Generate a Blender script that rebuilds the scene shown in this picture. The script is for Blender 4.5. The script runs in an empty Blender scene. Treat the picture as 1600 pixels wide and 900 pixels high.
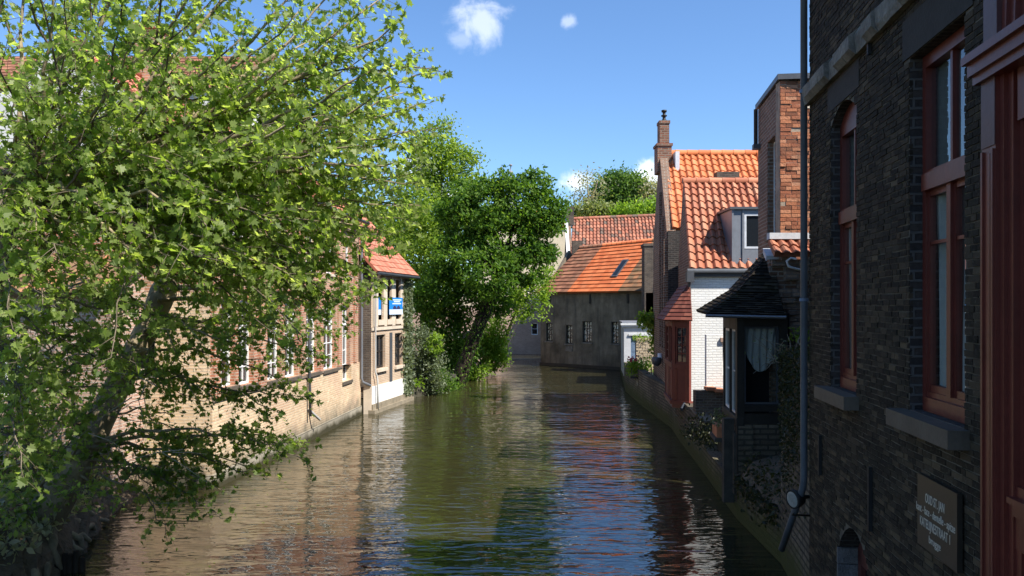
import bpy, bmesh, math, random
import numpy as np
from mathutils import Vector

R = math.radians
rng = random.Random(7)
nrng = np.random.default_rng(11)
scene = bpy.context.scene
COL = scene.collection
CAM_Z = 4.0
FPX = 1250.0
W = {}          # world location of every object built


def at(px, py, Y):
    """the point that the photograph shows at (px, py), Y metres away"""
    return Vector(((px - 800) / FPX * Y, Y, CAM_Z + (478 - py) / FPX * Y))


# ------------------------------------------------------------------ materials
class NT:
    def __init__(s, name):
        s.m = bpy.data.materials.new(name)
        s.m.use_nodes = True
        s.t = s.m.node_tree
        s.t.nodes.clear()
        s.out = s.n('ShaderNodeOutputMaterial')

    def n(s, kind, **kw):
        nd = s.t.nodes.new(kind)
        for k, v in kw.items():
            if k.startswith('_'):
                setattr(nd, k[1:], v)
            else:
                nd.inputs[k.replace('__', ' ')].default_value = v
        return nd

    def l(s, a, b):
        s.t.links.new(a, b)

    def ramp(s, fac, stops):
        r = s.n('ShaderNodeValToRGB')
        e = r.color_ramp.elements
        while len(e) > 1:
            e.remove(e[-1])
        for i, (p, c) in enumerate(stops):
            x = e[0] if i == 0 else e.new(p)
            x.position = p
            x.color = (*c, 1) if len(c) == 3 else c
        s.l(fac, r.inputs[0])
        return r.outputs[0]

    def mix(s, fac, a, b, mode='MIX'):
        x = s.n('ShaderNodeMix')
        x.data_type = 'RGBA'
        x.blend_type = mode
        for src, i in ((fac, 0), (a, 6), (b, 7)):
            if isinstance(src, (int, float)):
                x.inputs[i].default_value = src
            elif isinstance(src, tuple):
                x.inputs[i].default_value = (*src, 1)
            else:
                s.l(src, x.inputs[i])
        return x.outputs[2]

    def math(s, op, a, b=0.0):
        x = s.n('ShaderNodeMath', _operation=op)
        for src, i in ((a, 0), (b, 1)):
            if isinstance(src, (int, float)):
                x.inputs[i].default_value = src
            else:
                s.l(src, x.inputs[i])
        return x.outputs[0]

    def noise(s, scale, detail=4, rough=.55, vec=None, dist=0.0):
        x = s.n('ShaderNodeTexNoise', Scale=scale, Detail=detail, Roughness=rough, Distortion=dist)
        s.l(vec if vec is not None else s.pos(), x.inputs['Vector'])
        return x.outputs[0]

    def pos(s):
        if not hasattr(s, '_p'):
            s._p = s.n('ShaderNodeNewGeometry').outputs['Position']
        return s._p

    def uv(s):
        if not hasattr(s, '_u'):
            s._u = s.n('ShaderNodeUVMap').outputs[0]
        return s._u

    def attr(s, name='rnd'):
        return s.n('ShaderNodeAttribute', _attribute_name=name).outputs['Fac']

    def bump(s, h, strength=.5, dist=.01):
        b = s.n('ShaderNodeBump', Strength=strength, Distance=dist)
        s.l(h, b.inputs['Height'])
        return b.outputs[0]

    def finish(s, col, rough=.7, normal=None, spec=.4, metal=0.0):
        p = s.n('ShaderNodeBsdfPrincipled', Metallic=metal)
        p.inputs['Specular IOR Level'].default_value = spec
        for src, k in ((col, 'Base Color'), (rough, 'Roughness'), (normal, 'Normal')):
            if src is None:
                continue
            if isinstance(src, tuple):
                p.inputs[k].default_value = (*src, 1)
            elif isinstance(src, (int, float)):
                p.inputs[k].default_value = src
            else:
                s.l(src, p.inputs[k])
        s.l(p.outputs[0], s.out.inputs[0])
        return s.m


def plain(name, c, rough=.6, var=.25, scale=6, bump=.15, spec=.4, metal=0.0, dist=.01):
    t = NT(name)
    f = t.noise(scale, 5, .6)
    f2 = t.noise(scale * 7, 3, .6)
    lo = tuple(x * (1 - var) for x in c)
    hi = tuple(min(1, x * (1 + var)) for x in c)
    col = t.ramp(f, [(.3, lo), (.7, hi)])
    col = t.mix(.25, col, t.ramp(f2, [(.35, lo), (.65, hi)]))
    return t.finish(col, rough, t.bump(f2, bump, dist), spec, metal)


def brick(name, c1, c2, mortar, stain=(.08, .07, .06), stain_amt=.5, bw=.21, rh=.07, ms=.012, low_moss=None, bump=.6, patch=None):
    t = NT(name)
    uv = t.uv()
    wob = t.noise(3.0, 3, .5)
    b = t.n('ShaderNodeTexBrick', Scale=1.0)
    b.inputs['Color1'].default_value = (0, 0, 0, 1)
    b.inputs['Color2'].default_value = (1, 1, 1, 1)
    b.inputs['Mortar'].default_value = (.5, .5, .5, 1)
    b.inputs['Mortar Size'].default_value = ms
    b.inputs['Mortar Smooth'].default_value = .3
    b.inputs['Brick Width'].default_value = bw
    b.inputs['Row Height'].default_value = rh
    b.inputs['Bias'].default_value = 0
    mp = t.n('ShaderNodeVectorMath', _operation='ADD')
    sc = t.n('ShaderNodeVectorMath', _operation='SCALE')
    nz = t.n('ShaderNodeTexNoise', Scale=2.3, Detail=2)
    t.l(t.pos(), nz.inputs['Vector'])
    t.l(nz.outputs['Color'], sc.inputs[0])
    sc.inputs['Scale'].default_value = .025
    t.l(uv, mp.inputs[0])
    t.l(sc.outputs[0], mp.inputs[1])
    t.l(mp.outputs[0], b.inputs['Vector'])
    fine = t.noise(30, 4, .6)
    col = t.mix(b.outputs['Color'], c1, c2)
    col = t.mix(t.ramp(fine, [(.35, (0, 0, 0)), (.7, (1, 1, 1))]), col, t.mix(.45, col, c2, 'MULTIPLY'))
    if patch:
        pf = t.ramp(t.noise(.7, 5, .65), [(.48, (0, 0, 0)), (.6, (1, 1, 1))])
        col = t.mix(pf, col, t.mix(.65, col, patch))
    col = t.mix(b.outputs['Fac'], col, mortar)
    st = t.ramp(t.noise(.9, 6, .65), [(.42, (0, 0, 0)), (.72, (1, 1, 1))])
    st = t.mix(1.0, st, (stain_amt,) * 3, 'MULTIPLY')
    col = t.mix(st, col, stain)
    if low_moss:
        sep = t.n('ShaderNodeSeparateXYZ')
        t.l(t.pos(), sep.inputs[0])
        hz = t.math('ADD', sep.outputs[2], t.math('MULTIPLY', t.math('SUBTRACT', t.noise(2.5, 5), .5), 1.2 * low_moss[1]))
        mk = t.ramp(hz, [(low_moss[1] * .35, (1, 1, 1)), (low_moss[1], (0, 0, 0))])
        col = t.mix(mk, col, low_moss[0])
    h = t.math('SUBTRACT', t.math('MULTIPLY', fine, .5), b.outputs['Fac'])
    return t.finish(col, .85, t.bump(h, bump, .012), .25)


def tile(name, stops, moss=(.05, .06, .03), moss_amt=.3, rough=.65, spec=.3):
    t = NT(name)
    col = t.ramp(t.attr(), stops)
    f = t.noise(14, 5, .6)
    col = t.mix(t.math('MULTIPLY', f, .5), col, t.mix(1.0, col, (.72, .66, .62), 'MULTIPLY'))
    mk = t.ramp(t.noise(1.6, 6, .7), [(.5, (0, 0, 0)), (.72, (1, 1, 1))])
    mk = t.mix(1.0, mk, (moss_amt,) * 3, 'MULTIPLY')
    col = t.mix(mk, col, moss)
    return t.finish(col, rough, t.bump(t.noise(60, 3), .25, .006), spec)


def leafmat(name, c_dark, c_mid, c_light, trans=.45, gloss=.35):
    t = NT(name)
    r = t.attr()
    col = t.ramp(r, [(0, c_dark), (.5, c_mid), (1, c_light)])
    p = t.n('ShaderNodeBsdfPrincipled', Roughness=.45)
    p.inputs['Specular IOR Level'].default_value = gloss
    t.l(col, p.inputs['Base Color'])
    tr = t.n('ShaderNodeBsdfTranslucent')
    tc = t.mix(1.0, col, (2.35, 2.4, 1.05), 'MULTIPLY')
    t.l(tc, tr.inputs[0])
    mx = t.n('ShaderNodeMixShader')
    mx.inputs[0].default_value = trans
    t.l(p.outputs[0], mx.inputs[1])
    t.l(tr.outputs[0], mx.inputs[2])
    t.l(mx.outputs[0], t.out.inputs[0])
    return t.m


def barkmat(name, c1, c2):
    t = NT(name)
    mp = t.n('ShaderNodeMapping')
    mp.inputs['Scale'].default_value = (1, 1, .3)
    t.l(t.pos(), mp.inputs[0])
    f = t.noise(9, 6, .65, mp.outputs[0])
    g = t.noise(2.2, 4, .6)
    col = t.mix(f, c1, c2)
    col = t.mix(t.ramp(g, [(.45, (0, 0, 0)), (.6, (.6, .6, .6))]), col, tuple(x * 1.5 for x in c2))
    return t.finish(col, .9, t.bump(f, .9, .04), .2)


def glass_opaque(name, c=(.015, .018, .022), rough=.04):
    t = NT(name)
    b = t.bump(t.noise(1.3, 2), .12, .05)
    return t.finish(c, rough, b, .8)


def glass_clear(name):
    t = NT(name)
    fr = t.n('ShaderNodeLayerWeight', Blend=.5)
    fpow = t.math('POWER', fr.outputs['Facing'], 4.0)
    tr = t.n('ShaderNodeBsdfTransparent')
    tr.inputs[0].default_value = (.82, .86, .85, 1)
    gl = t.n('ShaderNodeBsdfGlossy', Roughness=.01)
    t.l(t.bump(t.noise(1.1, 2), .08, .03), gl.inputs['Normal'])
    mx = t.n('ShaderNodeMixShader')
    t.l(t.math('ADD', t.math('MULTIPLY', fpow, 1.3), .06), mx.inputs[0])
    t.l(tr.outputs[0], mx.inputs[1])
    t.l(gl.outputs[0], mx.inputs[2])
    t.l(mx.outputs[0], t.out.inputs[0])
    return t.m


M = {}
M['red_brick'] = brick('red brick', (.36, .135, .075), (.56, .26, .16), (.46, .36, .27), stain=(.2, .12, .09), stain_amt=.3, patch=(.5, .34, .2))
M['cream_brick'] = brick('cream brick', (.58, .41, .25), (.76, .59, .39), (.6, .49, .35), stain=(.32, .24, .16), stain_amt=.5, patch=(.5, .29, .19), low_moss=((.2, .17, .12), .75))
M['white_brick'] = brick('whitewashed brick', (.8, .79, .75), (.87, .86, .82), (.72, .7, .66), stain=(.5, .47, .42), stain_amt=.3, bump=.9)
M['orange_brick'] = brick('orange brick', (.36, .125, .06), (.56, .24, .12), (.36, .28, .21), stain=(.2, .12, .08), stain_amt=.5, bump=1.3, bw=.25, rh=.085, ms=.016)
M['brown_brick'] = brick('brown brick', (.17, .09, .055), (.29, .17, .11), (.30, .25, .2), stain=(.08, .06, .045), stain_amt=.5, bump=1.2, bw=.25, rh=.085, ms=.016)
M['sooty_brick'] = brick('sooty brick', (.035, .031, .03), (.075, .06, .052), (.10, .092, .085), stain=(.025, .024, .024), stain_amt=.6, bump=1.0)
M['dark_brick'] = brick('stained old brick', (.09, .065, .05), (.17, .125, .09), (.16, .14, .115), stain=(.035, .03, .027), stain_amt=.75, bump=1.0)
M['pink_brick'] = brick('pale pink brick', (.44, .27, .2), (.55, .37, .28), (.5, .42, .35), stain=(.25, .18, .14), stain_amt=.4)
M['quay'] = brick('mossy quay masonry', (.12, .095, .066), (.24, .195, .14), (.07, .06, .045), stain=(.04, .034, .024), stain_amt=.75, bw=.3, rh=.1, ms=.02, low_moss=((.07, .075, .02), .7), bump=1.6, patch=(.3, .25, .18))
M['grey_render'] = None
t = NT('stained grey render')
f = t.noise(.8, 7, .68)
mp = t.n('ShaderNodeMapping')
mp.inputs['Scale'].default_value = (2.2, 2.2, .35)
t.l(t.pos(), mp.inputs[0])
st = t.noise(1.6, 5, .6, mp.outputs[0])
c = t.ramp(f, [(.3, (.10, .082, .058)), (.5, (.2, .165, .12)), (.72, (.31, .26, .19))])
c = t.mix(t.ramp(st, [(.45, (0, 0, 0)), (.7, (.7, .7, .7))]), c, (.085, .075, .06))
M['grey_render'] = t.finish(c, .9, t.bump(t.noise(9, 5), .6, .03), .2)

M['geo_brick'] = None
t = NT('laid sooty bricks')
a = t.attr()
c = t.ramp(a, [(0, (.026, .02, .014)), (.4, (.046, .035, .024)), (.75, (.075, .055, .036)), (.93, (.088, .062, .038)), (1, (.14, .102, .062))])
sep = t.n('ShaderNodeSeparateXYZ')
t.l(t.pos(), sep.inputs[0])
wear = t.ramp(t.math('ADD', sep.outputs[2], t.math('MULTIPLY', t.noise(1.2, 5), 2.2)), [(.0, (1, 1, 1)), (1, (1, 1, 1))])
f = t.noise(38, 5, .7)
c = t.mix(t.ramp(f, [(.55, (0, 0, 0)), (.72, (.6, .6, .6))]), c, (.17, .145, .115))
g = t.noise(1.0, 5, .6)
c = t.mix(t.ramp(g, [(.45, (0, 0, 0)), (.7, (.55, .55, .55))]), c, (.025, .02, .015))
M['geo_brick'] = t.finish(c, .85, t.bump(t.noise(22, 5, .65), .6, .01), .12)

t = NT('laid orange bricks')
c = t.ramp(t.attr(), [(0, (.2, .075, .04)), (.3, (.36, .12, .06)), (.7, (.5, .19, .09)), (1, (.58, .28, .16))])
f = t.noise(26, 5, .7)
c = t.mix(t.ramp(f, [(.45, (0, 0, 0)), (.7, (.6, .6, .6))]), c, (.2, .1, .06))
c = t.mix(t.ramp(t.noise(1.3, 6, .65), [(.45, (0, 0, 0)), (.68, (.75, .75, .75))]), c, (.17, .095, .06))
M['geo_orange'] = t.finish(c, .85, t.bump(f, .9, .015), .2)
M['mortar'] = plain('old dark mortar', (.12, .10, .075), .95, .6, 2.2, .5)
M['bluestone'] = plain('grey bluestone', (.105, .085, .064), .6, .3, 5, .3)
M['worn_stone'] = plain('worn limestone', (.2, .18, .15), .85, .55, 3, .6, dist=.03)
M['white_paint'] = plain('white paint', (.8, .8, .77), .55, .06, 3, .1)
M['offwhite'] = plain('off white plaster', (.68, .67, .64), .8, .1, 1.5, .3)
M['cream_plaster'] = plain('cream plaster', (.62, .52, .36), .8, .12, 1.2, .2)
M['pale_stone'] = plain('pale stone', (.56, .47, .36), .8, .15, 3, .2)
M['gable_white'] = plain('weathered whitewash', (.6, .59, .55), .85, .22, .8, .4)
M['oxblood'] = plain('oxblood paint', (.135, .027, .018), .38, .22, 4, .12, .5)
M['oxblood_pale'] = plain('faded oxblood paint', (.095, .036, .032), .45, .2, 4, .12, .5)
M['bay_red'] = plain('red painted timber', (.15, .032, .02), .5, .2, 3, .15)
M['black_wood'] = plain('black tarred timber', (.026, .021, .016), .6, .45, 5, .4)
M['grey_wood'] = plain('weathered grey timber', (.065, .054, .042), .85, .4, 5, .5)
M['zinc'] = plain('zinc sheet', (.22, .23, .25), .45, .18, 2, .1, .5, .35)
M['zinc_dark'] = plain('dark zinc', (.09, .095, .105), .5, .25, 2, .1, .5, .3)
M['lead'] = plain('pale lead flashing', (.55, .56, .58), .6, .2, 4, .2)
M['pipe_blue'] = plain('blue grey pipe', (.10, .112, .13), .45, .22, 4, .1)
M['pipe_white'] = plain('white pipe', (.6, .59, .56), .5, .15, 4, .1)
M['iron'] = plain('black iron', (.012, .012, .012), .6, .3, 8, .3)
M['rust_red'] = plain('rust red paint', (.10, .028, .022), .6, .3, 5, .2)
M['plaque'] = plain('dark plaque metal', (.034, .028, .021), .4, .2, 6, .05)
M['letter'] = plain('pale lettering', (.6, .54, .43), .6, .05, 6, 0)
M['banner_blue'] = plain('blue banner', (.01, .2, .62), .5, .08, 3, .05)
M['banner_white'] = plain('banner white', (.62, .72, .85), .5, .05, 3, .05)
M['banner_navy'] = plain('banner navy', (.03, .03, .09), .5, .05, 3, .05)
M['terracotta'] = plain('terracotta', (.45, .17, .08), .7, .3, 6, .2)
M['curtain'] = plain('pale curtain', (.52, .51, .48), .9, .08, 2, .1)
M['room_shade'] = plain('painted room shade', (.012, .012, .013), .9, .1, 2, 0)  # near black colour stands in for the shade inside
M['soil'] = plain('dark earth', (.12, .088, .056), .95, .5, 2, .8, dist=.08)
M['ground'] = plain('ground', (.06, .055, .035), .95, .4, .4, .5)
M['slate_bay'] = tile('mossy black tiles', [(0, (.018, .016, .013)), (.6, (.038, .032, .025)), (1, (.075, .06, .042))], (.05, .048, .018), .7, .9, .08)
M['tile_orange'] = tile('orange pantiles', [(0, (.48, .14, .05)), (.5, (.6, .185, .065)), (1, (.67, .24, .1))], (.24, .12, .065), .55, .5, .4)
M['tile_salmon'] = tile('faded salmon pantiles', [(0, (.30, .10, .055)), (.5, (.41, .15, .08)), (1, (.5, .21, .12))], (.3, .2, .13), .6)
M['tile_mixed'] = tile('mottled red pantiles', [(0, (.12, .085, .065)), (.25, (.23, .085, .052)), (.6, (.34, .12, .07)), (1, (.42, .175, .105))], (.12, .1, .075), .7)
M['tile_bright'] = tile('new orange tiles', [(0, (.48, .12, .04)), (.5, (.57, .155, .05)), (1, (.64, .19, .07))], (.28, .11, .055), .5)
M['tile_brown'] = tile('old brown tiles', [(0, (.2, .085, .048)), (.5, (.28, .12, .066)), (1, (.36, .16, .09))], (.13, .1, .06), .5)
M['tile_moss'] = tile('mossy brown tiles', [(0, (.14, .08, .045)), (.5, (.2, .12, .065)), (1, (.38, .17, .08))], (.12, .11, .05), .7)
M['tile_red'] = tile('plain red tiles', [(0, (.40, .13, .08)), (.5, (.5, .18, .11)), (1, (.56, .235, .15))], (.25, .14, .09), .4)
M['tile_bayred'] = tile('dark red bay tiles', [(0, (.13, .036, .024)), (.5, (.18, .055, .036)), (1, (.24, .08, .05))], (.12, .07, .05), .4)
M['glass'] = glass_opaque('window glass')
M['glass_clear'] = glass_clear('clear glass')
M['leaf_sycamore'] = leafmat('sycamore leaves', (.10, .15, .035), (.185, .245, .062), (.32, .365, .15), .62, .3)
M['leaf_lean'] = leafmat('leaning tree leaves', (.08, .125, .03), (.155, .215, .052), (.28, .325, .11), .6, .25)
M['leaf_dark'] = leafmat('dark maple leaves', (.03, .07, .012), (.068, .135, .02), (.15, .225, .038), .45, .15)
M['leaf_light'] = leafmat('fresh spring leaves', (.085, .145, .022), (.155, .22, .034), (.23, .29, .06), .52, .18)
M['leaf_yellow'] = leafmat('yellow green leaves', (.10, .17, .02), (.16, .25, .03), (.24, .32, .05), .45, .2)
M['leaf_grey'] = leafmat('grey green leaves', (.05, .07, .035), (.10, .125, .065), (.2, .23, .13), .3)
M['leaf_far'] = leafmat('far leaves', (.05, .10, .025), (.085, .15, .035), (.13, .2, .05), .4, .15)
M['leaf_olive'] = leafmat('olive hedge leaves', (.10, .13, .035), (.15, .18, .05), (.22, .23, .08), .35)
M['leaf_bud'] = leafmat('pale budding leaves', (.2, .19, .12), (.28, .27, .17), (.36, .34, .22), .35)
M['flower_red'] = plain('red petals', (.5, .05, .05), .6, .2, 20, 0)
M['moss'] = leafmat('moss and weeds', (.018, .022, .010), (.032, .038, .015), (.06, .06, .025), .3)
M['bark'] = barkmat('grey brown bark', (.09, .07, .046), (.30, .235, .145))
M['bark_twig'] = barkmat('twig bark', (.05, .038, .028), (.15, .12, .085))
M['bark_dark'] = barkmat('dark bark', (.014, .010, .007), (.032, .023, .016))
M['dead_twig'] = plain('pale dead twigs', (.32, .27, .2), .9, .2, 8, .1)


# ------------------------------------------------------------------ mesh builder
class MB:
    def __init__(s):
        s.V, s.F, s.r, s.sm = [], [], [], []

    def poly(s, pts, rnd=None, smooth=False):
        i = len(s.V)
        s.V.extend(tuple(p) for p in pts)
        s.F.append(tuple(range(i, i + len(pts))))
        s.r.append(rng.random() if rnd is None else rnd)
        s.sm.append(smooth)

    def hexa(s, p, rnd=None):
        """p: four bottom points then four top points, same order"""
        i = len(s.V)
        s.V.extend(tuple(q) for q in p)
        r = rng.random() if rnd is None else rnd
        for f in ((3, 2, 1, 0), (4, 5, 6, 7), (0, 1, 5, 4), (1, 2, 6, 5), (2, 3, 7, 6), (3, 0, 4, 7)):
            s.F.append(tuple(i + k for k in f))
            s.r.append(r)
            s.sm.append(False)

    def fbox(s, fr, u0, u1, z0, z1, w0, w1, rnd=None):
        q = [fr.p(u0, z0, w0), fr.p(u1, z0, w0), fr.p(u1, z0, w1), fr.p(u0, z0, w1)]
        s.hexa(q + [Vector((a.x, a.y, z1)) for a in q], rnd)

    def prism(s, a, b, rnd=None):
        """closed prism between two equal rings of points"""
        n = len(a)
        i = len(s.V)
        s.V.extend(tuple(q) for q in a)
        s.V.extend(tuple(q) for q in b)
        r = rng.random() if rnd is None else rnd
        fs = [tuple(range(i, i + n)), tuple(range(i + 2 * n - 1, i + n - 1, -1))]
        fs += [(i + k, i + (k + 1) % n, i + n + (k + 1) % n, i + n + k) for k in range(n)]
        s.F.extend(fs)
        s.r.extend([r] * len(fs))
        s.sm.extend([False] * len(fs))

    def fprism(s, fr, uz, w0, w1, rnd=None):
        s.prism([fr.p(u, z, w0) for u, z in uz], [fr.p(u, z, w1) for u, z in uz], rnd)

    def zprism(s, xy, z0, z1):
        s.prism([(x, y, z0) for x, y in xy], [(x, y, z1) for x, y in xy])

    def tube(s, path, rad, n=8, cap=True, wob=0.0, smooth=True):
        path = [Vector(p) for p in path]
        if isinstance(rad, (int, float)):
            rad = [rad] * len(path)
        i0 = len(s.V)
        side = None
        r = rng.random()
        for k, p in enumerate(path):
            d = (path[min(k + 1, len(path) - 1)] - path[max(k - 1, 0)])
            d.normalize()
            if side is None:
                side = d.cross(Vector((0, 0, 1)))
                if side.length < .1:
                    side = d.cross(Vector((1, 0, 0)))
            side = (side - d * side.dot(d)).normalized()
            up = d.cross(side)
            for j in range(n):
                a = 2 * math.pi * j / n
                q = rad[k] * (1 + (rng.uniform(-wob, wob) if wob else 0))
                s.V.append(tuple(p + side * math.cos(a) * q + up * math.sin(a) * q))
        for k in range(len(path) - 1):
            for j in range(n):
                a = i0 + k * n + j
                b = i0 + k * n + (j + 1) % n
                s.F.append((a, b, b + n, a + n))
                s.r.append(r)
                s.sm.append(smooth)
        if cap:
            for base in (i0, i0 + (len(path) - 1) * n):
                s.F.append(tuple(range(base, base + n)))
                s.r.append(r)
                s.sm.append(False)

    def lathe(s, c, prof, n=16, axis=None):
        path = [Vector(c) + (Vector((0, 0, 1)) if axis is None else Vector(axis).normalized()) * h for h, _ in prof]
        s.tube(path, [max(q, 1e-4) for _, q in prof], n, True, 0, True)

    def wall(s, fr, u0, u1, z0, z1, holes=(), th=.3, w=0.0, back=False, top=True, part=None):
        us = sorted({u0, u1} | {x for h in holes for x in h[:2] if u0 < x < u1})
        zs = sorted({z0, z1} | {x for h in holes for x in h[2:4] if z0 < x < z1})
        for a, b in zip(us, us[1:]):
            for c, d in zip(zs, zs[1:]):
                um, zm = (a + b) / 2, (c + d) / 2
                if part == 'reveal' or any(h[0] < um < h[1] and h[2] < zm < h[3] for h in holes):
                    continue
                s.poly([fr.p(a, c, w), fr.p(b, c, w), fr.p(b, d, w), fr.p(a, d, w)])
                if back:
                    s.poly([fr.p(a, c, w - th), fr.p(a, d, w - th), fr.p(b, d, w - th), fr.p(b, c, w - th)])
        for h in holes:
            a, b, c, d = h[:4]
            rise = h[4] if len(h) > 4 else 0
            loop = [(a, c), (b, c)] + ([(b, d), (a, d)] if not rise else [])
            if rise:
                n = 8
                arc = []
                for k in range(n + 1):
                    x = 1 - 2 * k / n
                    arc.append(((a + b) / 2 + (b - a) / 2 * x, d - rise * x * x))
                loop += arc
                right = [(b, d)] + [q for q in arc[:n // 2 + 1][::-1]]
                left = [(a, d)] + [q for q in arc[n // 2:]]
                for pl in (() if part == 'reveal' else (right, left)):
                    s.poly([fr.p(x, z, w) for x, z in pl])
            for (x, z), (x2, z2) in (() if part == 'front' else zip(loop, loop[1:] + loop[:1])):
                s.poly([fr.p(x, z, w), fr.p(x2, z2, w), fr.p(x2, z2, w - th), fr.p(x, z, w - th)])
        for x in (u0, u1):
            s.poly([fr.p(x, z0, w), fr.p(x, z1, w), fr.p(x, z1, w - th), fr.p(x, z0, w - th)])
        if top:
            s.poly([fr.p(u0, z1, w), fr.p(u1, z1, w), fr.p(u1, z1, w - th), fr.p(u0, z1, w - th)])

    def build(s, name, mat, parent=None, origin=None):
        me = bpy.data.meshes.new(name)
        base = W[parent.name] if parent else Vector(origin if origin is not None else (0, 0, 0))
        V = np.array(s.V, dtype=np.float64) - np.array(base)
        me.from_pydata(V.tolist(), [], s.F)
        me.materials.append(mat)
        me.update()
        nf = len(me.polygons)
        me.polygons.foreach_set('use_smooth', s.sm)
        at_ = me.attributes.new('rnd', 'FLOAT', 'FACE')
        at_.data.foreach_set('value', s.r)
        # metre-scaled coordinates on every face
        nl = len(me.loops)
        N = np.empty(nf * 3)
        me.polygons.foreach_get('normal', N)
        N = N.reshape(-1, 3)
        tot = np.empty(nf, dtype=np.int32)
        me.polygons.foreach_get('loop_total', tot)
        LN = np.repeat(N, tot, axis=0)
        vi = np.empty(nl, dtype=np.int32)
        me.loops.foreach_get('vertex_index', vi)
        P = V[vi] + np.array(base)
        h = np.hypot(LN[:, 0], LN[:, 1])
        flat = h < .3
        hh = np.where(flat, 1, h)
        T = np.stack([np.where(flat, 1, -LN[:, 1] / hh), np.where(flat, 0, LN[:, 0] / hh), np.zeros(nl)], 1)
        B = np.cross(LN, T)
        B[flat] = (0, 1, 0)
        sg = np.where(B[:, 2] < 0, -1, 1)
        uv = np.stack([(P * T).sum(1), (P * B).sum(1) * sg], 1)
        lay = me.uv_layers.new(name='UVMap')
        lay.data.foreach_set('uv', uv.ravel())
        o = bpy.data.objects.new(name, me)
        COL.objects.link(o)
        if parent:
            o.parent = parent
        else:
            o.location = base
        W[o.name] = Vector(base)
        return o


class Fr:
    """frame of a wall: u along it, z up, w out of it"""
    def __init__(s, o, d, n):
        s.o = Vector((o[0], o[1], 0))
        s.d = Vector((d[0], d[1], 0)).normalized()
        s.n = Vector((n[0], n[1], 0)).normalized()

    def p(s, u, z, w=0.0):
        q = s.o + s.d * u + s.n * w
        return Vector((q.x, q.y, z))


def tag(o, label, cat, group=None, kind=None):
    if label:
        o['label'] = label
    if cat:
        o['category'] = cat
    if group:
        o['group'] = group
    if kind:
        o['kind'] = kind
    return o


def thing(name, loc, label, cat, group=None):
    o = bpy.data.objects.new(name, None)
    COL.objects.link(o)
    o.location = loc
    o.empty_display_size = .2
    W[o.name] = Vector(loc)
    return tag(o, label, cat, group)


# ------------------------------------------------------------------ roofs
def roof_mesh(m, e0, e1, r0, r1, pu=.24, pv=.34, amp=.03, step=.03, seg=6, plain_tile=False, jit=.008, thick=.08):
    """tiled slope between the eave e0-e1 and the ridge r0-r1, laid course by course"""
    e0, e1, r0, r1 = map(Vector, (e0, e1, r0, r1))
    nrm = (e1 - e0).cross(r0 - e0).normalized()
    if nrm.z < 0:
        nrm = -nrm
    L = max((e1 - e0).length, (r1 - r0).length)
    H = (r0 - e0).length
    nu = max(1, round(L / pu))
    nv = max(1, round(H / pv))

    def P(a, b, h):
        q = (e0 * (1 - a) + e1 * a) * (1 - b) + (r0 * (1 - a) + r1 * a) * b
        return q + nrm * h
    for j in range(nv):
        off = .5 if (plain_tile and j % 2) else 0
        for i in range(nu + (1 if off else 0)):
            a0 = max(0, (i - off) / nu)
            a1 = min(1, (i + 1 - off) / nu)
            if a1 - a0 < 1e-4:
                continue
            k = rng.uniform(-jit, jit)
            r = rng.random()
            sg = 1 if plain_tile else seg
            for q in range(sg):
                x0, x1 = q / sg, (q + 1) / sg
                wv = []
                for x in (x0, x1):
                    wv.append(0 if plain_tile else amp * (math.sin(2 * math.pi * x) + .35 * math.sin(4 * math.pi * x + .6)))
                u0 = a0 + (a1 - a0) * x0
                u1 = a0 + (a1 - a0) * x1
                b0, b1 = j / nv, (j + 1) / nv
                lo0, lo1 = P(u0, b0, wv[0] + step + k), P(u1, b0, wv[1] + step + k)
                hi1, hi0 = P(u1, b1, wv[1] + k * .5), P(u0, b1, wv[0] + k * .5)
                m.poly([lo0, lo1, hi1, hi0], r, False)
                m.poly([P(u0, b0, wv[0] - .01), P(u1, b0, wv[1] - .01), lo1, lo0], r * .6, False)
    for a, b in ((0, 0), ):
        m.poly([e0 - nrm * thick, e1 - nrm * thick, r1 - nrm * thick, r0 - nrm * thick], .2)
        up = nrm * (step * .6)
        m.poly([e0 - nrm * thick, e1 - nrm * thick, e1 + up, e0 + up], .2)
        m.poly([e0 - nrm * thick, r0 - nrm * thick, r0 + up, e0 + up], .2)
        m.poly([e1 - nrm * thick, r1 - nrm * thick, r1 + up, e1 + up], .2)
        m.poly([r0 - nrm * thick, r1 - nrm * thick, r1 + up, r0 + up], .2)


def ridge_caps(m, a, b, rad=.11, length=.38):
    a, b = Vector(a), Vector(b)
    n = max(1, round((b - a).length / length))
    for k in range(n):
        p, q = a.lerp(b, k / n), a.lerp(b, (k + 1.04) / n)
        m.tube([p, q], [rad * 1.06, rad * .96], 10)


def lay_bricks(m, fr, u0, u1, z0, z1, rh, ln0, gap=.01, jit=.004):
    z, row = z0, 0
    while z + rh <= z1 + .01:
        x = u0 - (ln0 / 2 if row % 2 else 0)
        while x < u1:
            ln = ln0 * rng.choice((1, 1, .5)) + rng.uniform(-.01, .01)
            a, b = max(u0, x + gap / 2), min(u1, x + ln - gap / 2)
            x += ln
            if b - a < .02:
                continue
            q = lambda: rng.uniform(-jit * .6, jit * .6)
            w = rng.gauss(0, jit)
            za, zb = z + gap / 2, min(z1, z + rh - gap / 2)
            fp = [(a + q(), za + q(), w), (b + q(), za + q(), w + q()), (b + q(), zb + q(), w), (a + q(), zb + q(), w + q())]
            bp = [(a, za, -.035), (b, za, -.035), (b, zb, -.035), (a, zb, -.035)]
            m.prism([fr.p(*v) for v in bp], [fr.p(*v) for v in fp])
        z += rh
        row += 1


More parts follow.
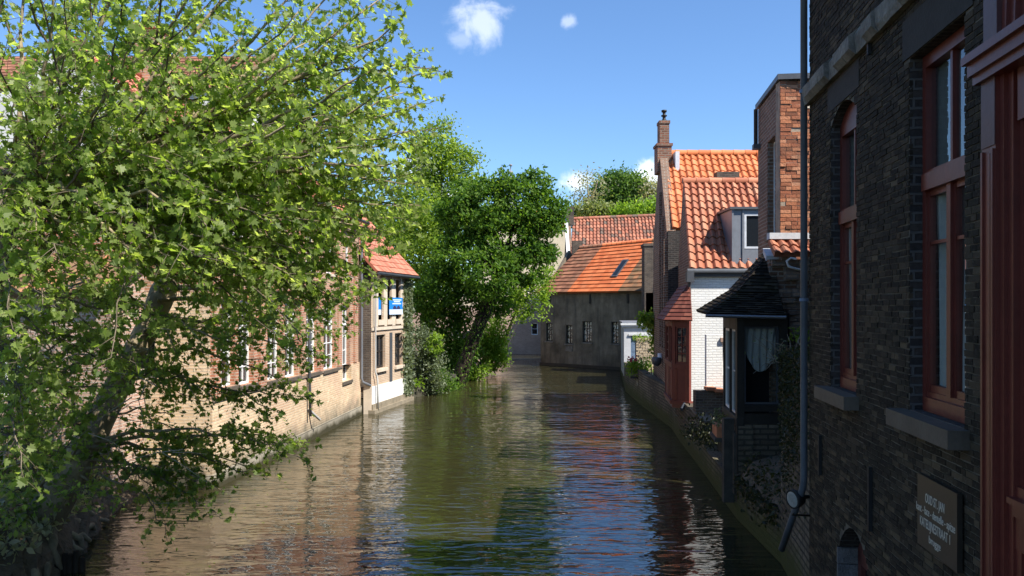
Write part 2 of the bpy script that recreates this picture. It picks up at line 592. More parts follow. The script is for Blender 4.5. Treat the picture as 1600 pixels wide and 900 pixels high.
# ------------------------------------------------------------------ windows
def sash(parent, fr, a, b, c, d, w, fm, cols=2, rows=3, fw=.06, bar=.03, depth=.06, pane_mat=None, transom=None, name='window', rise=0.0, pane_bump=True):
    """frame with bars; its pane is a child"""
    m = MB()
    w1 = w + depth
    m.fbox(fr, a, a + fw, c, d - rise, w, w1)
    m.fbox(fr, b - fw, b, c, d - rise, w, w1)
    m.fbox(fr, a + fw, b - fw, c, c + fw, w, w1)
    if rise:
        n = 8
        arc = [((a + b) / 2 + (b - a) / 2 * (1 - 2 * k / n), d - rise * (1 - 2 * k / n) ** 2) for k in range(n + 1)]
        m.fprism(fr, arc + [(a, d - rise - fw * 1.3), (b, d - rise - fw * 1.3)], w, w1)
    else:
        m.fbox(fr, a + fw, b - fw, d - fw, d, w, w1)
    top = d - rise - fw * (1.3 if rise else 1)
    if transom:
        m.fbox(fr, a + fw, b - fw, transom - fw * .6, transom + fw * .6, w - .004, w1 + .012)
    for k in range(1, cols):
        x = a + fw + (b - a - 2 * fw) * k / cols
        m.fbox(fr, x - bar / 2, x + bar / 2, c + fw, top, w + .006, w1 - .008)
    for k in range(1, rows):
        z = c + fw + (top - c - fw) * k / rows
        if transom and abs(z - transom) < .12:
            continue
        m.fbox(fr, a + fw, b - fw, z - bar / 2, z + bar / 2, w + .009, w1 - .012)
    o = m.build(name, fm, parent)
    g = MB()
    g.poly([fr.p(a + fw, c + fw, w + .02), fr.p(b - fw, c + fw, w + .02), fr.p(b - fw, top, w + .02), fr.p(a + fw, top, w + .02)])
    g.build('pane', pane_mat or M['glass'], o)
    return o


def curtain(parent, fr, a, b, c, d, w, fold=.09, amp=.02, tint='curtain', tuck=None):
    m = MB()
    n = max(6, int((b - a) / fold * 4))
    rows = 10
    ph = rng.uniform(0, 6)

    def pt(i, j):
        u, v = i / n, j / rows
        lo = c if tuck is None else c + tuck * abs(2 * u - 1) ** 2
        z = lo + (d - lo) * v
        s = math.sin(u * (b - a) / fold * 2 * math.pi + ph + 1.2 * math.sin(v * 3 + ph)) + .4 * math.sin(u * 17 + v * 5)
        return fr.p(a + (b - a) * u, z, w + amp * s)
    for i in range(n):
        for j in range(rows):
            m.poly([pt(i, j), pt(i + 1, j), pt(i + 1, j + 1), pt(i, j + 1)], .5, True)
    return m.build('curtain', M[tint], parent)


# ------------------------------------------------------------------ foliage
MAPLE = [(0, 0), (.20, -.06), (.16, .14), (.50, .10), (.40, .30), (.56, .52), (.30, .50), (.24, .72), (.10, .66), (0, 1.0)]
OVAL = [(0, 0), (.2, .25), (.24, .55), (0, 1.0)]


def leaves(pts, size, shape=MAPLE, up=.7, smin=.65, smax=1.25, fold=.25, hang=0.0, rnd=None, parent=None, name='foliage', mat=None, dirs=None, origin=None, sunbias=.25):
    pts = np.asarray(pts, dtype=np.float64)
    n = len(pts)
    half = np.array(shape)
    k = len(half)
    nr = nrng.normal(size=(n, 3))
    nr /= np.linalg.norm(nr, axis=1)[:, None]
    nr[:, 2] = nr[:, 2] * .8 + up
    nr += np.array([.56, -.25, .3]) * sunbias
    nr /= np.linalg.norm(nr, axis=1)[:, None]
    ax = nrng.normal(size=(n, 3)) + np.array([0, 0, -hang])
    if dirs is not None:
        ax = ax * .7 + np.asarray(dirs)
    ax -= nr * (ax * nr).sum(1)[:, None]
    ax /= np.linalg.norm(ax, axis=1)[:, None] + 1e-9
    sd = np.cross(ax, nr)
    sz = size * nrng.uniform(smin, smax, n)
    fo = fold * nrng.uniform(.3, 1.6, n)
    allv = np.empty((n, 2 * k, 3))
    for s_, off in ((1, 0), (-1, k)):
        for j, (x, y) in enumerate(half):
            allv[:, off + j] = pts + sz[:, None] * (sd * (x * s_) + ax * y + nr * (np.abs(x) * fo - .25 * y * y * fo)[:, None])
    V = allv.reshape(-1, 3)
    base = np.array(W[parent.name] if parent else (origin if origin is not None else (0, 0, 0)))
    V = V - base
    nv = n * 2 * k
    me = bpy.data.meshes.new(name)
    me.vertices.add(nv)
    me.vertices.foreach_set('co', V.ravel())
    me.loops.add(nv)
    idx = np.arange(nv).reshape(n, 2, k)
    idx[:, 1] = idx[:, 1, ::-1]
    me.loops.foreach_set('vertex_index', idx.ravel().astype(np.int32))
    me.polygons.add(2 * n)
    me.polygons.foreach_set('loop_start', (np.arange(2 * n) * k).astype(np.int32))
    me.polygons.foreach_set('loop_total', np.full(2 * n, k, dtype=np.int32))
    me.update(calc_edges=True)
    if rnd is None:
        rnd = nrng.uniform(0, 1, n)
    a = me.attributes.new('rnd', 'FLOAT', 'FACE')
    a.data.foreach_set('value', np.repeat(np.clip(rnd, 0, 1), 2).astype(np.float32))
    me.materials.append(mat)
    o = bpy.data.objects.new(name, me)
    COL.objects.link(o)
    if parent:
        o.parent = parent
    else:
        o.location = base
    W[o.name] = Vector(base)
    return o


def clumps(blobs, n, clump_r=.35, shell=.55, per=28, flat=.75):
    """points gathered in clumps spread through a set of ellipsoids (centre, radii)"""
    vols = np.array([r[0] * r[1] * r[2] for _, r in blobs]) ** (2 / 3)
    vols /= vols.sum()
    nc = max(1, n // per)
    which = nrng.choice(len(blobs), nc, p=vols)
    d = nrng.normal(size=(nc, 3))
    d /= np.linalg.norm(d, axis=1)[:, None]
    rad = shell + (1.03 - shell) * nrng.uniform(0, 1, nc) ** .6
    C = np.array([blobs[w][0] for w in which]) + d * rad[:, None] * np.array([blobs[w][1] for w in which])
    tone = nrng.normal(0, .17, nc)
    ci = np.repeat(np.arange(nc), per)
    pts = C[ci] + nrng.normal(size=(len(ci), 3)) * clump_r * np.array([1, 1, flat]) * nrng.uniform(.5, 1.3, nc)[ci][:, None]
    rnd = np.clip(.5 + tone[ci] + nrng.normal(0, .2, len(ci)), 0, 1)
    return pts, rnd


def bez(a, b, c, n):
    return [a * (1 - t) ** 2 + b * 2 * t * (1 - t) + c * t * t for t in [i / n for i in range(n + 1)]]


def wobble(path, amt):
    return [p + Vector((rng.gauss(0, amt), rng.gauss(0, amt), rng.gauss(0, amt))) * (0 if i == 0 else 1) for i, p in enumerate(path)]


def shoot_leaves(path, t0, step, tl, lsp, twigs, pts, rnds, dirs, droop=.25, thick=.006, density=1.0, petiole=.05):
    """twigs along one shoot, leaves along the twigs"""
    L = sum((b - a).length for a, b in zip(path, path[1:]))
    n = max(2, int(L * (1 - t0) / step))
    tone = rng.gauss(0, .1)
    for i in range(n + 1):
        t = t0 + (1 - t0) * i / n
        x = t * (len(path) - 1)
        k = min(int(x), len(path) - 2)
        p = path[k].lerp(path[k + 1], x - k)
        d = (path[k + 1] - path[k]).normalized()
        side = Vector((rng.gauss(0, 1), rng.gauss(0, 1), rng.gauss(0, .8)))
        td = (d * rng.uniform(.3, 1.1) + side.normalized() * .9).normalized()
        ln = tl * rng.uniform(.45, 1.25) * (1.15 - .5 * t)
        q = p + td * ln * .55
        e = p + td * ln + Vector((0, 0, -droop * ln * rng.uniform(.2, 1)))
        tw = bez(p, q, e, 4)
        twigs.tube(tw, [thick, thick * .9, thick * .75, thick * .55, thick * .35], 4, False)
        nl = max(2, int(ln / lsp * density))
        cl = tone + rng.gauss(0, .12)
        for j in range(nl):
            s = .15 + .9 * (j + rng.random()) / nl
            s = min(s, 1)
            y = s * 4
            m = min(int(y), 3)
            o = tw[m].lerp(tw[m + 1], y - m)
            v = Vector((rng.gauss(0, 1), rng.gauss(0, 1), rng.gauss(0, .8))).normalized()
            pts.append(o + v * petiole * rng.uniform(.3, 1.5))
            dirs.append(v + td * .5 + Vector((0, 0, -.45)))
            rnds.append(min(1, max(0, .48 + cl + rng.gauss(0, .2))))


# ------------------------------------------------------------------ world, sun, camera
world = bpy.data.worlds.new('World')
scene.world = world
world.use_nodes = True
wt = world.node_tree
wt.nodes.clear()
SUN_EL, SUN_ROT = R(50.5), math.atan2(.52, -.36)
wo = wt.nodes.new('ShaderNodeOutputWorld')
bg = wt.nodes.new('ShaderNodeBackground')
sky = wt.nodes.new('ShaderNodeTexSky')
sky.sky_type = 'NISHITA'
sky.sun_disc = False
sky.sun_elevation = SUN_EL
sky.sun_rotation = SUN_ROT
sky.air_density = 1.0
sky.dust_density = .2
sky.ozone_density = 4.0
bg.inputs[1].default_value = .09


class WN(NT):
    def __init__(s):
        s.t = wt


w_ = WN()
tc = w_.n('ShaderNodeTexCoord').outputs['Generated']
nz1 = w_.noise(22, 6, .62, tc, .6)
nz2 = w_.noise(70, 4, .6, tc)
nzz = w_.math('ADD', w_.math('MULTIPLY', w_.math('SUBTRACT', nz1, .5), 1.9), w_.math('MULTIPLY', w_.math('SUBTRACT', nz2, .5), .6))
total = None
for (cx, cy, rx, ry, dens) in ((748, 36, 56, 44, .5), (722, 60, 34, 22, .25), (886, 35, 16, 12, .35), (897, 283, 36, 24, .95), (1018, 276, 46, 26, 1.0), (1075, 292, 60, 34, .95), (660, 262, 40, 24, .8), (705, 310, 40, 24, .8)):
    c = Vector(((cx - 800) / FPX, 1, (478 - cy) / FPX))
    c.normalize()
    sub = w_.n('ShaderNodeVectorMath', _operation='SUBTRACT')
    w_.l(tc, sub.inputs[0])
    sub.inputs[1].default_value = c
    mul = w_.n('ShaderNodeVectorMath', _operation='MULTIPLY')
    w_.l(sub.outputs[0], mul.inputs[0])
    mul.inputs[1].default_value = (FPX / rx, FPX / rx, FPX / ry)
    ln = w_.n('ShaderNodeVectorMath', _operation='LENGTH')
    w_.l(mul.outputs[0], ln.inputs[0])
    v = w_.math('ADD', w_.math('SUBTRACT', 1.0, ln.outputs['Value']), nzz)
    mr = w_.n('ShaderNodeMapRange', _interpolation_type='SMOOTHSTEP')
    w_.l(v, mr.inputs[0])
    mr.inputs[1].default_value = .0
    mr.inputs[2].default_value = .85
    mr.inputs[3].default_value = 0
    mr.inputs[4].default_value = dens
    total = mr.outputs[0] if total is None else w_.math('MAXIMUM', total, mr.outputs[0])
CLOUD = 8.5
skc = w_.mix(total, w_.mix(1.0, sky.outputs[0], (.82, .985, 1.15), 'MULTIPLY'), (CLOUD * .92, CLOUD * .97, CLOUD * 1.05))
w_.l(skc, bg.inputs[0])
w_.l(bg.outputs[0], wo.inputs[0])

sl = bpy.data.lights.new('sun', 'SUN')
sl.energy = 4.7
sl.angle = R(.5)
sl.color = (1.0, .955, .88)
so = bpy.data.objects.new('sun', sl)
COL.objects.link(so)
sd = Vector((.52, -.36, 0)).normalized() * math.cos(SUN_EL) + Vector((0, 0, math.sin(SUN_EL)))
so.rotation_euler = sd.to_track_quat('Z', 'Y').to_euler()
so.location = (20, -10, 40)

cam = bpy.data.cameras.new('camera')
co = bpy.data.objects.new('camera', cam)
COL.objects.link(co)
co.location = (0, 0, CAM_Z)
co.rotation_euler = (R(90), 0, 0)
cam.sensor_width = 36
cam.lens = 36 * FPX / 1600
cam.shift_y = (478 - 450) / 1600
cam.clip_start = .05
cam.clip_end = 5000
scene.camera = co
scene.view_settings.view_transform = 'Standard'
scene.view_settings.look = 'None'
scene.view_settings.exposure = 1.0
scene.view_settings.gamma = 1
scene.cycles.max_bounces = 8
scene.cycles.transparent_max_bounces = 8
scene.cycles.caustics_reflective = False
scene.cycles.caustics_refractive = False

# ------------------------------------------------------------------ water and ground
t = NT('canal water')
mp = t.n('ShaderNodeMapping')
mp.inputs['Scale'].default_value = (.44, 1.5, 1)
t.l(t.pos(), mp.inputs[0])
n1 = t.noise(1.7, 2, .5, mp.outputs[0], .5)
mp2 = t.n('ShaderNodeMapping')
mp2.inputs['Scale'].default_value = (.55, 1.25, 1)
mp2.inputs['Rotation'].default_value = (0, 0, .35)
t.l(t.pos(), mp2.inputs[0])
n2 = t.noise(4.6, 2, .5, mp2.outputs[0], .4)
n3 = t.noise(.28, 2, .5, mp.outputs[0])
calm = t.ramp(t.noise(.16, 3, .5), [(.35, (.45, .45, .45)), (.65, (1, 1, 1))])
hh = t.math('ADD', t.math('MULTIPLY', n1, 1.0), t.math('ADD', t.math('MULTIPLY', n2, .42), t.math('MULTIPLY', n3, 1.6)))
hh = t.math('MULTIPLY', hh, calm)
nrm = t.bump(hh, .42, .13)
p = t.n('ShaderNodeBsdfPrincipled', Roughness=.0, IOR=1.85)
p.inputs['Base Color'].default_value = (.03, .027, .011, 1)
p.inputs['Specular IOR Level'].default_value = .5
t.l(nrm, p.inputs['Normal'])
t.l(p.outputs[0], t.out.inputs[0])
M['water'] = t.m
m = MB()
m.poly([(-60, -60, 0), (60, -60, 0), (60, 72, 0), (-60, 72, 0)])
tag(m.build('water', M['water']), None, None, kind='structure')

QUAY = [(3.6, 8.8), (4.17, 12.4), (4.22, 15), (4.58, 19.1), (4.95, 23.6), (5.2, 26), (5.2, 31.8), (5.3, 37.3), (6.75, 50)]
LEFT = [(-7.9 + .0767 * 17.4, 17.4), (-5.63, 29.6), (-5.21, 29.6), (-4.35, 34), (-3.3, 36.5), (-2.7, 39.4), (-2.0, 46.5), (-1.7, 56), (-2.2, 61)]
m = MB()
BIG = 1800
m.zprism([(-BIG, -60), (-9.5, -60), (-9.2, 8)] + [(-8.6, 8.5), (-8.3, 10.5), (-8.6, 12.4), (-9.2, 15), (-9.2, 17.2), (-7.2, 17.35)] + [(x - .25, y) for x, y in LEFT] + [(-60, 61), (-BIG, 61)], -2, .55)
m.zprism([(BIG, -60), (3.2, -60), (3.2, 8.8)] + [(x + .3, y) for x, y in QUAY] + [(9, 56), (9, 70.5), (BIG, 70.5)], -2, .9)
m.zprism([(-BIG, 70.52), (BIG, 70.52), (BIG, 2 * BIG), (-BIG, 2 * BIG)], -2, .91)
tag(m.build('ground', M['ground']), None, None, kind='structure')

# ------------------------------------------------------------------ long brick building on the left
LF = Fr((-7.9, 0), (.0767, 1), (1, -.0767))
K = math.sqrt(1 + .0767 ** 2)


def LY(px):
    return 7.9 / (.0767 + (800 - px) / FPX)


def LU(px):
    return LY(px) * K


hall = thing('brick_hall', (-7.5, 24, .5), 'long red brick canal house with tall white windows behind the foreground trees', 'house')
U0, U1 = 17.4 * K, 29.55 * K
EAVE = 7.2
low = [(LU(342), LU(368), 2.15, 4.2, .12), (LU(373), LU(397), 2.1, 4.2, .12), (LU(418), LU(440), 2.05, 4.2, .12), (LU(445), LU(466), 2.0, 4.2, .12),
       (LU(476), LU(497), 1.98, 4.15, .12), (LU(503), LU(525), 1.95, 4.15, .12), (LU(533), LU(547), 1.4, 4.1, .1)]
upp = [(LU(345), LU(358), 5.05, 6.3), (LU(362), LU(388), 5.05, 6.3), (LU(424), LU(446), 5.05, 6.3), (LU(478), LU(494), 5.05, 6.3), (LU(510), LU(524), 5.05, 6.3), (LU(540), LU(549), 5.05, 6.3)]
m = MB()
m.wall(LF, U0, U1, 1.93, EAVE, low[:-1] + [(low[-1][0], low[-1][1], 1.93, 4.1, .1)] + upp, .35)
m.build('upper_wall', M['red_brick'], hall)
m = MB()
m.wall(LF, U0, U1, .32, 1.93, [(low[-1][0], low[-1][1], 1.4, 1.93)], .4, w=.05)
m.build('lower_wall', M['cream_brick'], hall)
m = MB()
m.fbox(LF, U0 - .04, U1, -1.0, .32, -.3, .09)
m.build('stone_plinth', brick('algae stained plinth stone', (.3, .27, .21), (.42, .38, .3), (.2, .18, .14), stain=(.12, .1, .07), stain_amt=.7, bw=.9, rh=.32, ms=.012, low_moss=((.045, .04, .02), .26), bump=1.2), hall)
m = MB()
m.fbox(LF, U0, low[-1][0] - .05, 1.90, 1.96, .051, .085)
m.build('string_course', plain('brown ledge', (.2, .15, .11), .8, .4, 4, .3), hall)
# pilasters in redder brick between the windows
edges = [U0 + .02] + [x for h in low for x in h[:2]] + [U1 - .02]
for k in range(0, len(edges), 2):
    a, b = edges[k], edges[k + 1]
    if b - a > .25:
        m = MB()
        c = (a + b) / 2
        hw = min(.2, (b - a) / 2 - .05)
        m.fbox(LF, c - hw, c + hw, 1.97, EAVE - .25, .003, .07)
        m.build('pilaster', M['red_brick'], hall)
for h in low:
    a, b, c, d = h[:4]
    sash(hall, LF, a + .003, b - .003, c + .003, d - .003, -.2, M['white_paint'], 3 if b - a > .9 else 2, 5, .045, .022, transom=d - .75, rise=h[4])
    m = MB()
    m.fbox(LF, a - .05, b + .05, c - .1, c - .003, -.18, .1)
    m.build('sill', M['bluestone'], hall)
for h in upp:
    a, b, c, d = h[:4]
    sash(hall, LF, a + .003, b - .003, c + .003, d - .003, -.2, M['white_paint'], 2, 3, .05, .03)
    m = MB()
    m.fbox(LF, a - .05, b + .05, c - .09, c - .003, -.18, .06)
    m.build('sill', M['pale_stone'], hall)
# gable end, back and roof
GN = Fr(LF.p(U0, 0), (-1, 0), (0, -1))
m = MB()
m.wall(GN, 0, 6.4, .2, 4.3, [(1.2, 2.0, 2.4, 3.9), (3.1, 3.9, 2.4, 3.9)], .3)
m.build('gable_base', M['cream_brick'], hall)
m = MB()
m.wall(GN, 0, 6.4, 4.3, 6.6, [], .3)
m.build('gable_middle', M['red_brick'], hall)
m = MB()
m.fprism(GN, [(0, 6.603), (6.4, 6.603), (6.4, EAVE), (3.1, 9.75), (0, EAVE)], -.3, 0)
m.build('gable', M['gable_white'], hall)
for a in (1.2, 3.1):
    sash(hall, GN, a + .003, a + .797, 2.403, 3.897, -.18, M['white_paint'], 2, 3)
m = MB()
BK = LF.p(U1, 0, -6.2)
m.poly([LF.p(U0, .2, -6.3), LF.p(U1, .2, -6.3), LF.p(U1, EAVE, -6.3), LF.p(U0, EAVE, -6.3)])
m.poly([LF.p(U1, .2, -.3), LF.p(U1, .2, -6.3), LF.p(U1, EAVE, -6.3), LF.p(U1, 9.7, -3.1), LF.p(U1, EAVE, -.3)])
m.build('rear_wall', M['red_brick'], hall)
m = MB()
roof_mesh(m, LF.p(U0 - .15, EAVE - .1, .25), LF.p(U1 + .1, EAVE - .1, .25), LF.p(U0 - .15, 9.8, -3.1), LF.p(U1 + .1, 9.8, -3.1), .3, .36, .03, .03, 4)
roof_mesh(m, LF.p(U1 + .1, EAVE - .1, -6.5), LF.p(U0 - .15, EAVE - .1, -6.5), LF.p(U1 + .1, 9.8, -3.1), LF.p(U0 - .15, 9.8, -3.1), .6, .5, 0, .03, 1, True)
ridge_caps(m, LF.p(U0 - .15, 9.83, -3.1), LF.p(U1 + .1, 9.83, -3.1))
rf = m.build('roof', M['tile_red'], hall)
m = MB()
m.fbox(LF, LU(402), LU(402) + .7, 8.6, 11.0, -3.2, -2.6)
m.fbox(LF, LU(402) - .06, LU(402) + .76, 11.0, 11.15, -3.26, -2.54)
m.build('chimney', M['red_brick'], rf)
m = MB()
m.tube([LF.p(U0, EAVE - .12, .33), LF.p(U1, EAVE - .16, .33)], .07, 8)
m.build('gutter', M['zinc_dark'], hall)
m = MB()
u = LU(476.5)
m.tube([LF.p(u, EAVE - .15, .3), LF.p(u, EAVE - .5, .15), LF.p(u, 2.2, .13), LF.p(u, .75, .16)], .045, 8)
m.build('drainpipe', M['zinc_dark'], hall)
m = MB()
m.tube([LF.p(u + .12, .95, .06), LF.p(u + .35, .6, .34)], .04, 8)
m.build('spout', M['pipe_white'], hall)
m = MB()
u = LU(560)
m.tube([LF.p(u, EAVE - .15, .3), LF.p(u, EAVE - .6, .12), LF.p(u, 1.35, .12), LF.p(u + .05, 1.2, .14), LF.p(u + .2, 1.05, .42)], .05, 8)
m.build('drainpipe', M['zinc'], hall)

# ------------------------------------------------------------------ little loggia house at the end
GF = Fr((-5.21, 29.6), (.86, 4.4), (4.4, -.86))
GL = math.hypot(.86, 4.4)
gh = thing('loggia_house', (-5.2, 31.5, .3), 'narrow cream loggia house with red roof and open upper bays by the ivy', 'house')
T = lambda x: x * GL
ZO0, ZO1 = 3.47, 5.05
ops = [(T(.163), T(.272), ZO0, ZO1), (T(.383), T(.473), ZO0, ZO1), (T(.60), T(.713), ZO0, ZO1)]
lws = [(T(.118), T(.335), 1.62, 2.9), (T(.583), T(.776), 1.58, 2.9)]
m = MB()
m.wall(GF, 0, GL, 1.0, 3.2, lws, .28)
m.wall(GF, 0, GL, 3.2, 5.3, ops, .05)
m.build('front_wall', brick('buff brick', (.5, .34, .22), (.6, .44, .3), (.52, .44, .34), stain=(.3, .22, .16), stain_amt=.3, bw=.2, rh=.065), gh)
m = MB()
m.fbox(GF, -.0, GL, .35, 1.0, -.3, .035)
m.build('white_base', M['offwhite'], gh)
m = MB()
m.fbox(GF, -.05, GL + .1, -1, .14, -.3, .16)
m.fbox(GF, -.02, GL + .05, .14, .35, -.3, .08)
m.build('stone_plinth', plain('kerb stone', (.24, .2, .14), .8, .35, 3, .4), gh)
for k, (a, b) in enumerate([(.163, .272), (.383, .473), (.6, .713)]):
    m = MB()
    m.fbox(GF, T(a) - .1, T(b) + .1, ZO0 - .2, ZO0 - .003, -.25, .07)
    m.build('ledge', M['pale_stone'], gh)
for a, b in ((0.02, .15), (.285, .37), (.485, .59), (.725, .8)):
    m = MB()
    m.fbox(GF, T(a), T(b), ZO0 - .25, 5.28, .003, .03)
    m.build('post', M['pale_stone'], gh)
m = MB()
m.fbox(GF, 0, GL, 3.08, 3.2, .003, .05)
m.build('string_course', M['pale_stone'], gh)
for h in lws:
    a, b, c, d = h
    sash(gh, GF, a + .003, b - .003, c + .003, d - .003, -.16, M['black_wood'], 1, 2, .09, .04)
    m = MB()
    m.fbox(GF, a - .08, b + .08, c - .12, c - .003, -.12, .1)
    m.build('sill', M['pale_stone'], gh)
m = MB()
m.fbox(GF, T(.44), T(.5), .7, 2.95, .003, .03)
m.build('vent_strip', M['zinc_dark'], gh)
RN = Fr((-5.21, 29.6), (-1, 0), (0, -1))
m = MB()
m.fbox(RN, 0.0, .5, .6, 5.2, -.3, .002)
m.build('return_wall', M['dark_brick'], gh)
m = MB()
m.fbox(RN, -.02, .28, -.8, 1.05, -.3, .03)
m.build('corner_stone', M['pale_stone'], gh)
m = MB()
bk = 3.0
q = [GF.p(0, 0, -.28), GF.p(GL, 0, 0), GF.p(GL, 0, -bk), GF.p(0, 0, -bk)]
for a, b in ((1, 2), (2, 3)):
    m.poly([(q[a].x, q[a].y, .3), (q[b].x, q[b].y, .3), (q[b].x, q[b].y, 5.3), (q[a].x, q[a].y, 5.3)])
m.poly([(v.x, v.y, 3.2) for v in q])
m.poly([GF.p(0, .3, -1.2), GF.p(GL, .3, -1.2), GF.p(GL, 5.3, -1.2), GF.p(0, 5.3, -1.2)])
m.build('inner_wall', M['room_shade'], gh)  # shade behind the open bays is put into this colour
m = MB()
roof_mesh(m, GF.p(-.2, 5.28, .32), GF.p(GL + .25, 5.28, .32), GF.p(-.2, 8.0, -2.2), GF.p(GL + .25, 8.0, -2.2), .22, .3, .0, .025, 1, True)
roof_mesh(m, GF.p(GL + .25, 5.28, -4.7), GF.p(-.2, 5.28, -4.7), GF.p(GL + .25, 8.0, -2.2), GF.p(-.2, 8.0, -2.2), .4, .4, .0, .025, 1, True)
ridge_caps(m, GF.p(-.2, 8.02, -2.2), GF.p(GL + .25, 8.02, -2.2))
m.build('roof', M['tile_red'], gh)
m = MB()
m.fprism(Fr(GF.p(GL, 0), GF.n, GF.d), [(0, .3), (0, 5.25), (-2.2, 7.85), (-4.4, 5.25), (-4.4, .3)], -.2, -.002)
m.build('end_wall', M['cream_brick'], gh)
m = MB()
m.tube([GF.p(-.2, 5.2, .36), GF.p(GL + .2, 5.2, .36)], .055, 8)
m.build('gutter', M['zinc_dark'], gh)
m = MB()
u = T(.035)
m.tube([GF.p(u, 5.2, .34), GF.p(u, 5.0, .12), GF.p(u, 1.55, .1), GF.p(u + .1, 1.4, .12), GF.p(u + .18, 1.2, .12), GF.p(u + .18, .1, .14)], .035, 8)
m.build('drainpipe', M['pipe_white'], gh)
# banners
for label, a, b, w, cat in (('large blue banner with white lettering across the loggia posts', .384, .735, .075, 'banner'), ('sliver of blue banner hanging behind the first loggia post', .17, .29, -.09, 'banner')):
    bn = thing('banner', GF.p(T(a), 3.7, w), label, cat)
    m = MB()
    m.fbox(GF, T(a), T(b), 3.66, 4.33, w, w + .015)
    m.build('sheet', M['banner_blue'], bn)
    m = MB()
    m.fbox(GF, T(a), T(b), 3.66, 3.86, w + .016, w + .02)
    m.build('white_strip', M['banner_white'], bn)
    if b - a > .2:
        m = MB()
        for z, x0, x1 in ((4.24, .47, .70), (4.17, .5, .66), (4.09, .46, .69)):
            m.fbox(GF, T(x0), T(x1), z - .022, z + .022, w + .016, w + .02)
        m.build('lettering', M['banner_white'], bn)
        for x in (.52, .62):
            m = MB()
            m.fprism(GF, [(T(x - .05), 3.87), (T(x + .05), 3.87), (T(x + .035), 3.97), (T(x), 4.02), (T(x - .035), 3.97)], w + .016, w + .02)
            m.build('figure_print', M['banner_navy'], bn)

# ------------------------------------------------------------------ low outbuilding and white building behind the trees
ob = thing('outbuilding', (-10, 15, .5), 'low brick outbuilding with red tiled roof behind the tree trunks', 'outbuilding')
OF = Fr((-8.0, 15.6), (-1, .06), (-.06, -1))
m = MB()
m.wall(OF, 0, 9, .3, 4.3, [(1.6, 2.5, 2.2, 3.4), (4.6, 5.5, 2.2, 3.4)], .3)
m.poly([OF.p(0, .3, 0), OF.p(0, .3, -1.6), OF.p(0, 5.0, -1.6), OF.p(0, 4.3, 0)])
m.build('wall', M['pink_brick'], ob)
for a in (1.6, 4.6):
    sash(ob, OF, a, a + .9, 2.2, 3.4, -.2, M['white_paint'], 2, 2)
m = MB()
roof_mesh(m, OF.p(-.2, 4.25, .25), OF.p(9, 4.25, .25), OF.p(-.2, 5.1, -1.6), OF.p(9, 5.1, -1.6), .25, .34, .028, .03, 4)
m.build('roof', M['tile_moss'], ob)
wb = thing('white_building', (-20, 34, .5), 'tall pale rendered building far behind the left trees', 'building')
WF = Fr((-11.5, 34), (-1, 0), (0, -1))
m = MB()
hl = [(x, x + 1.1, z, z + 1.9) for x in (1.5, 4.5, 7.5, 10.5, 13.5) for z in (6, 9.6)]
m.wall(WF, 0, 20, .5, 13.2, hl, .3)
m.poly([WF.p(0, .5, 0), WF.p(0, .5, -9), WF.p(0, 13.2, -9), WF.p(0, 13.2, 0)])
m.build('wall', M['gable_white'], wb)
for h in hl:
    sash(wb, WF, *h, -.2, M['white_paint'], 2, 3)
m = MB()
roof_mesh(m, WF.p(-.2, 13.2, .2), WF.p(20, 13.2, .2), WF.p(-.2, 16, -4.5), WF.p(20, 16, -4.5), .5, .5, 0, .03, 1, True)
m.build('roof', M['tile_brown'], wb)

# ------------------------------------------------------------------ dark house on the right
DF = Fr((2.2, 0), (.1216, 1), (-1, .1216))
KD = math.sqrt(1 + .1216 ** 2)


def DU(px, w=0.0):
    return (2.2 - w) * FPX / (px - 952) * KD


dk = thing('sooty_brick_house', (3.2, 6, .3), 'dark soot blackened brick house with tall red framed windows on the right', 'house')
D0, D1 = 1.2, 8.8 * KD
w1h = (DU(1507), DU(1420), 3.24, 5.82)
w2h = (DU(1338), DU(1297), 3.2, 5.93, .16)
bsm = (6.75 * KD, 7.72 * KD, .3, 1.98, .3)
shop = (2.4, 4.43 * KD, 2.45, 7.0)
uph = [(DU(1420), DU(1507) + 0, 0, 0)]
upw = [(5.0, 5.9, 7.25, 9.3), (7.25, 8.08, 7.25, 9.3)]
holes = [w1h, w2h, bsm, shop] + upw
m = MB()
m.wall(DF, D0, D1, -.8, 10.8, holes, .26, w=-.0075, part='reveal')
m.build('reveal', M['sooty_brick'], dk)
m = MB()
m.wall(DF, D0, D1, -.8, 10.8, holes, .26, w=-.0075, part='front')
m.build('mortar_bed', M['mortar'], dk)
lint = [(w1h[0] - .12, w1h[1] + .12, 5.82, 6.12), (w2h[0] - .08, w2h[1] + .08, 5.93, 6.22)]
m = MB()
rh = .046
z = .6
row = 0
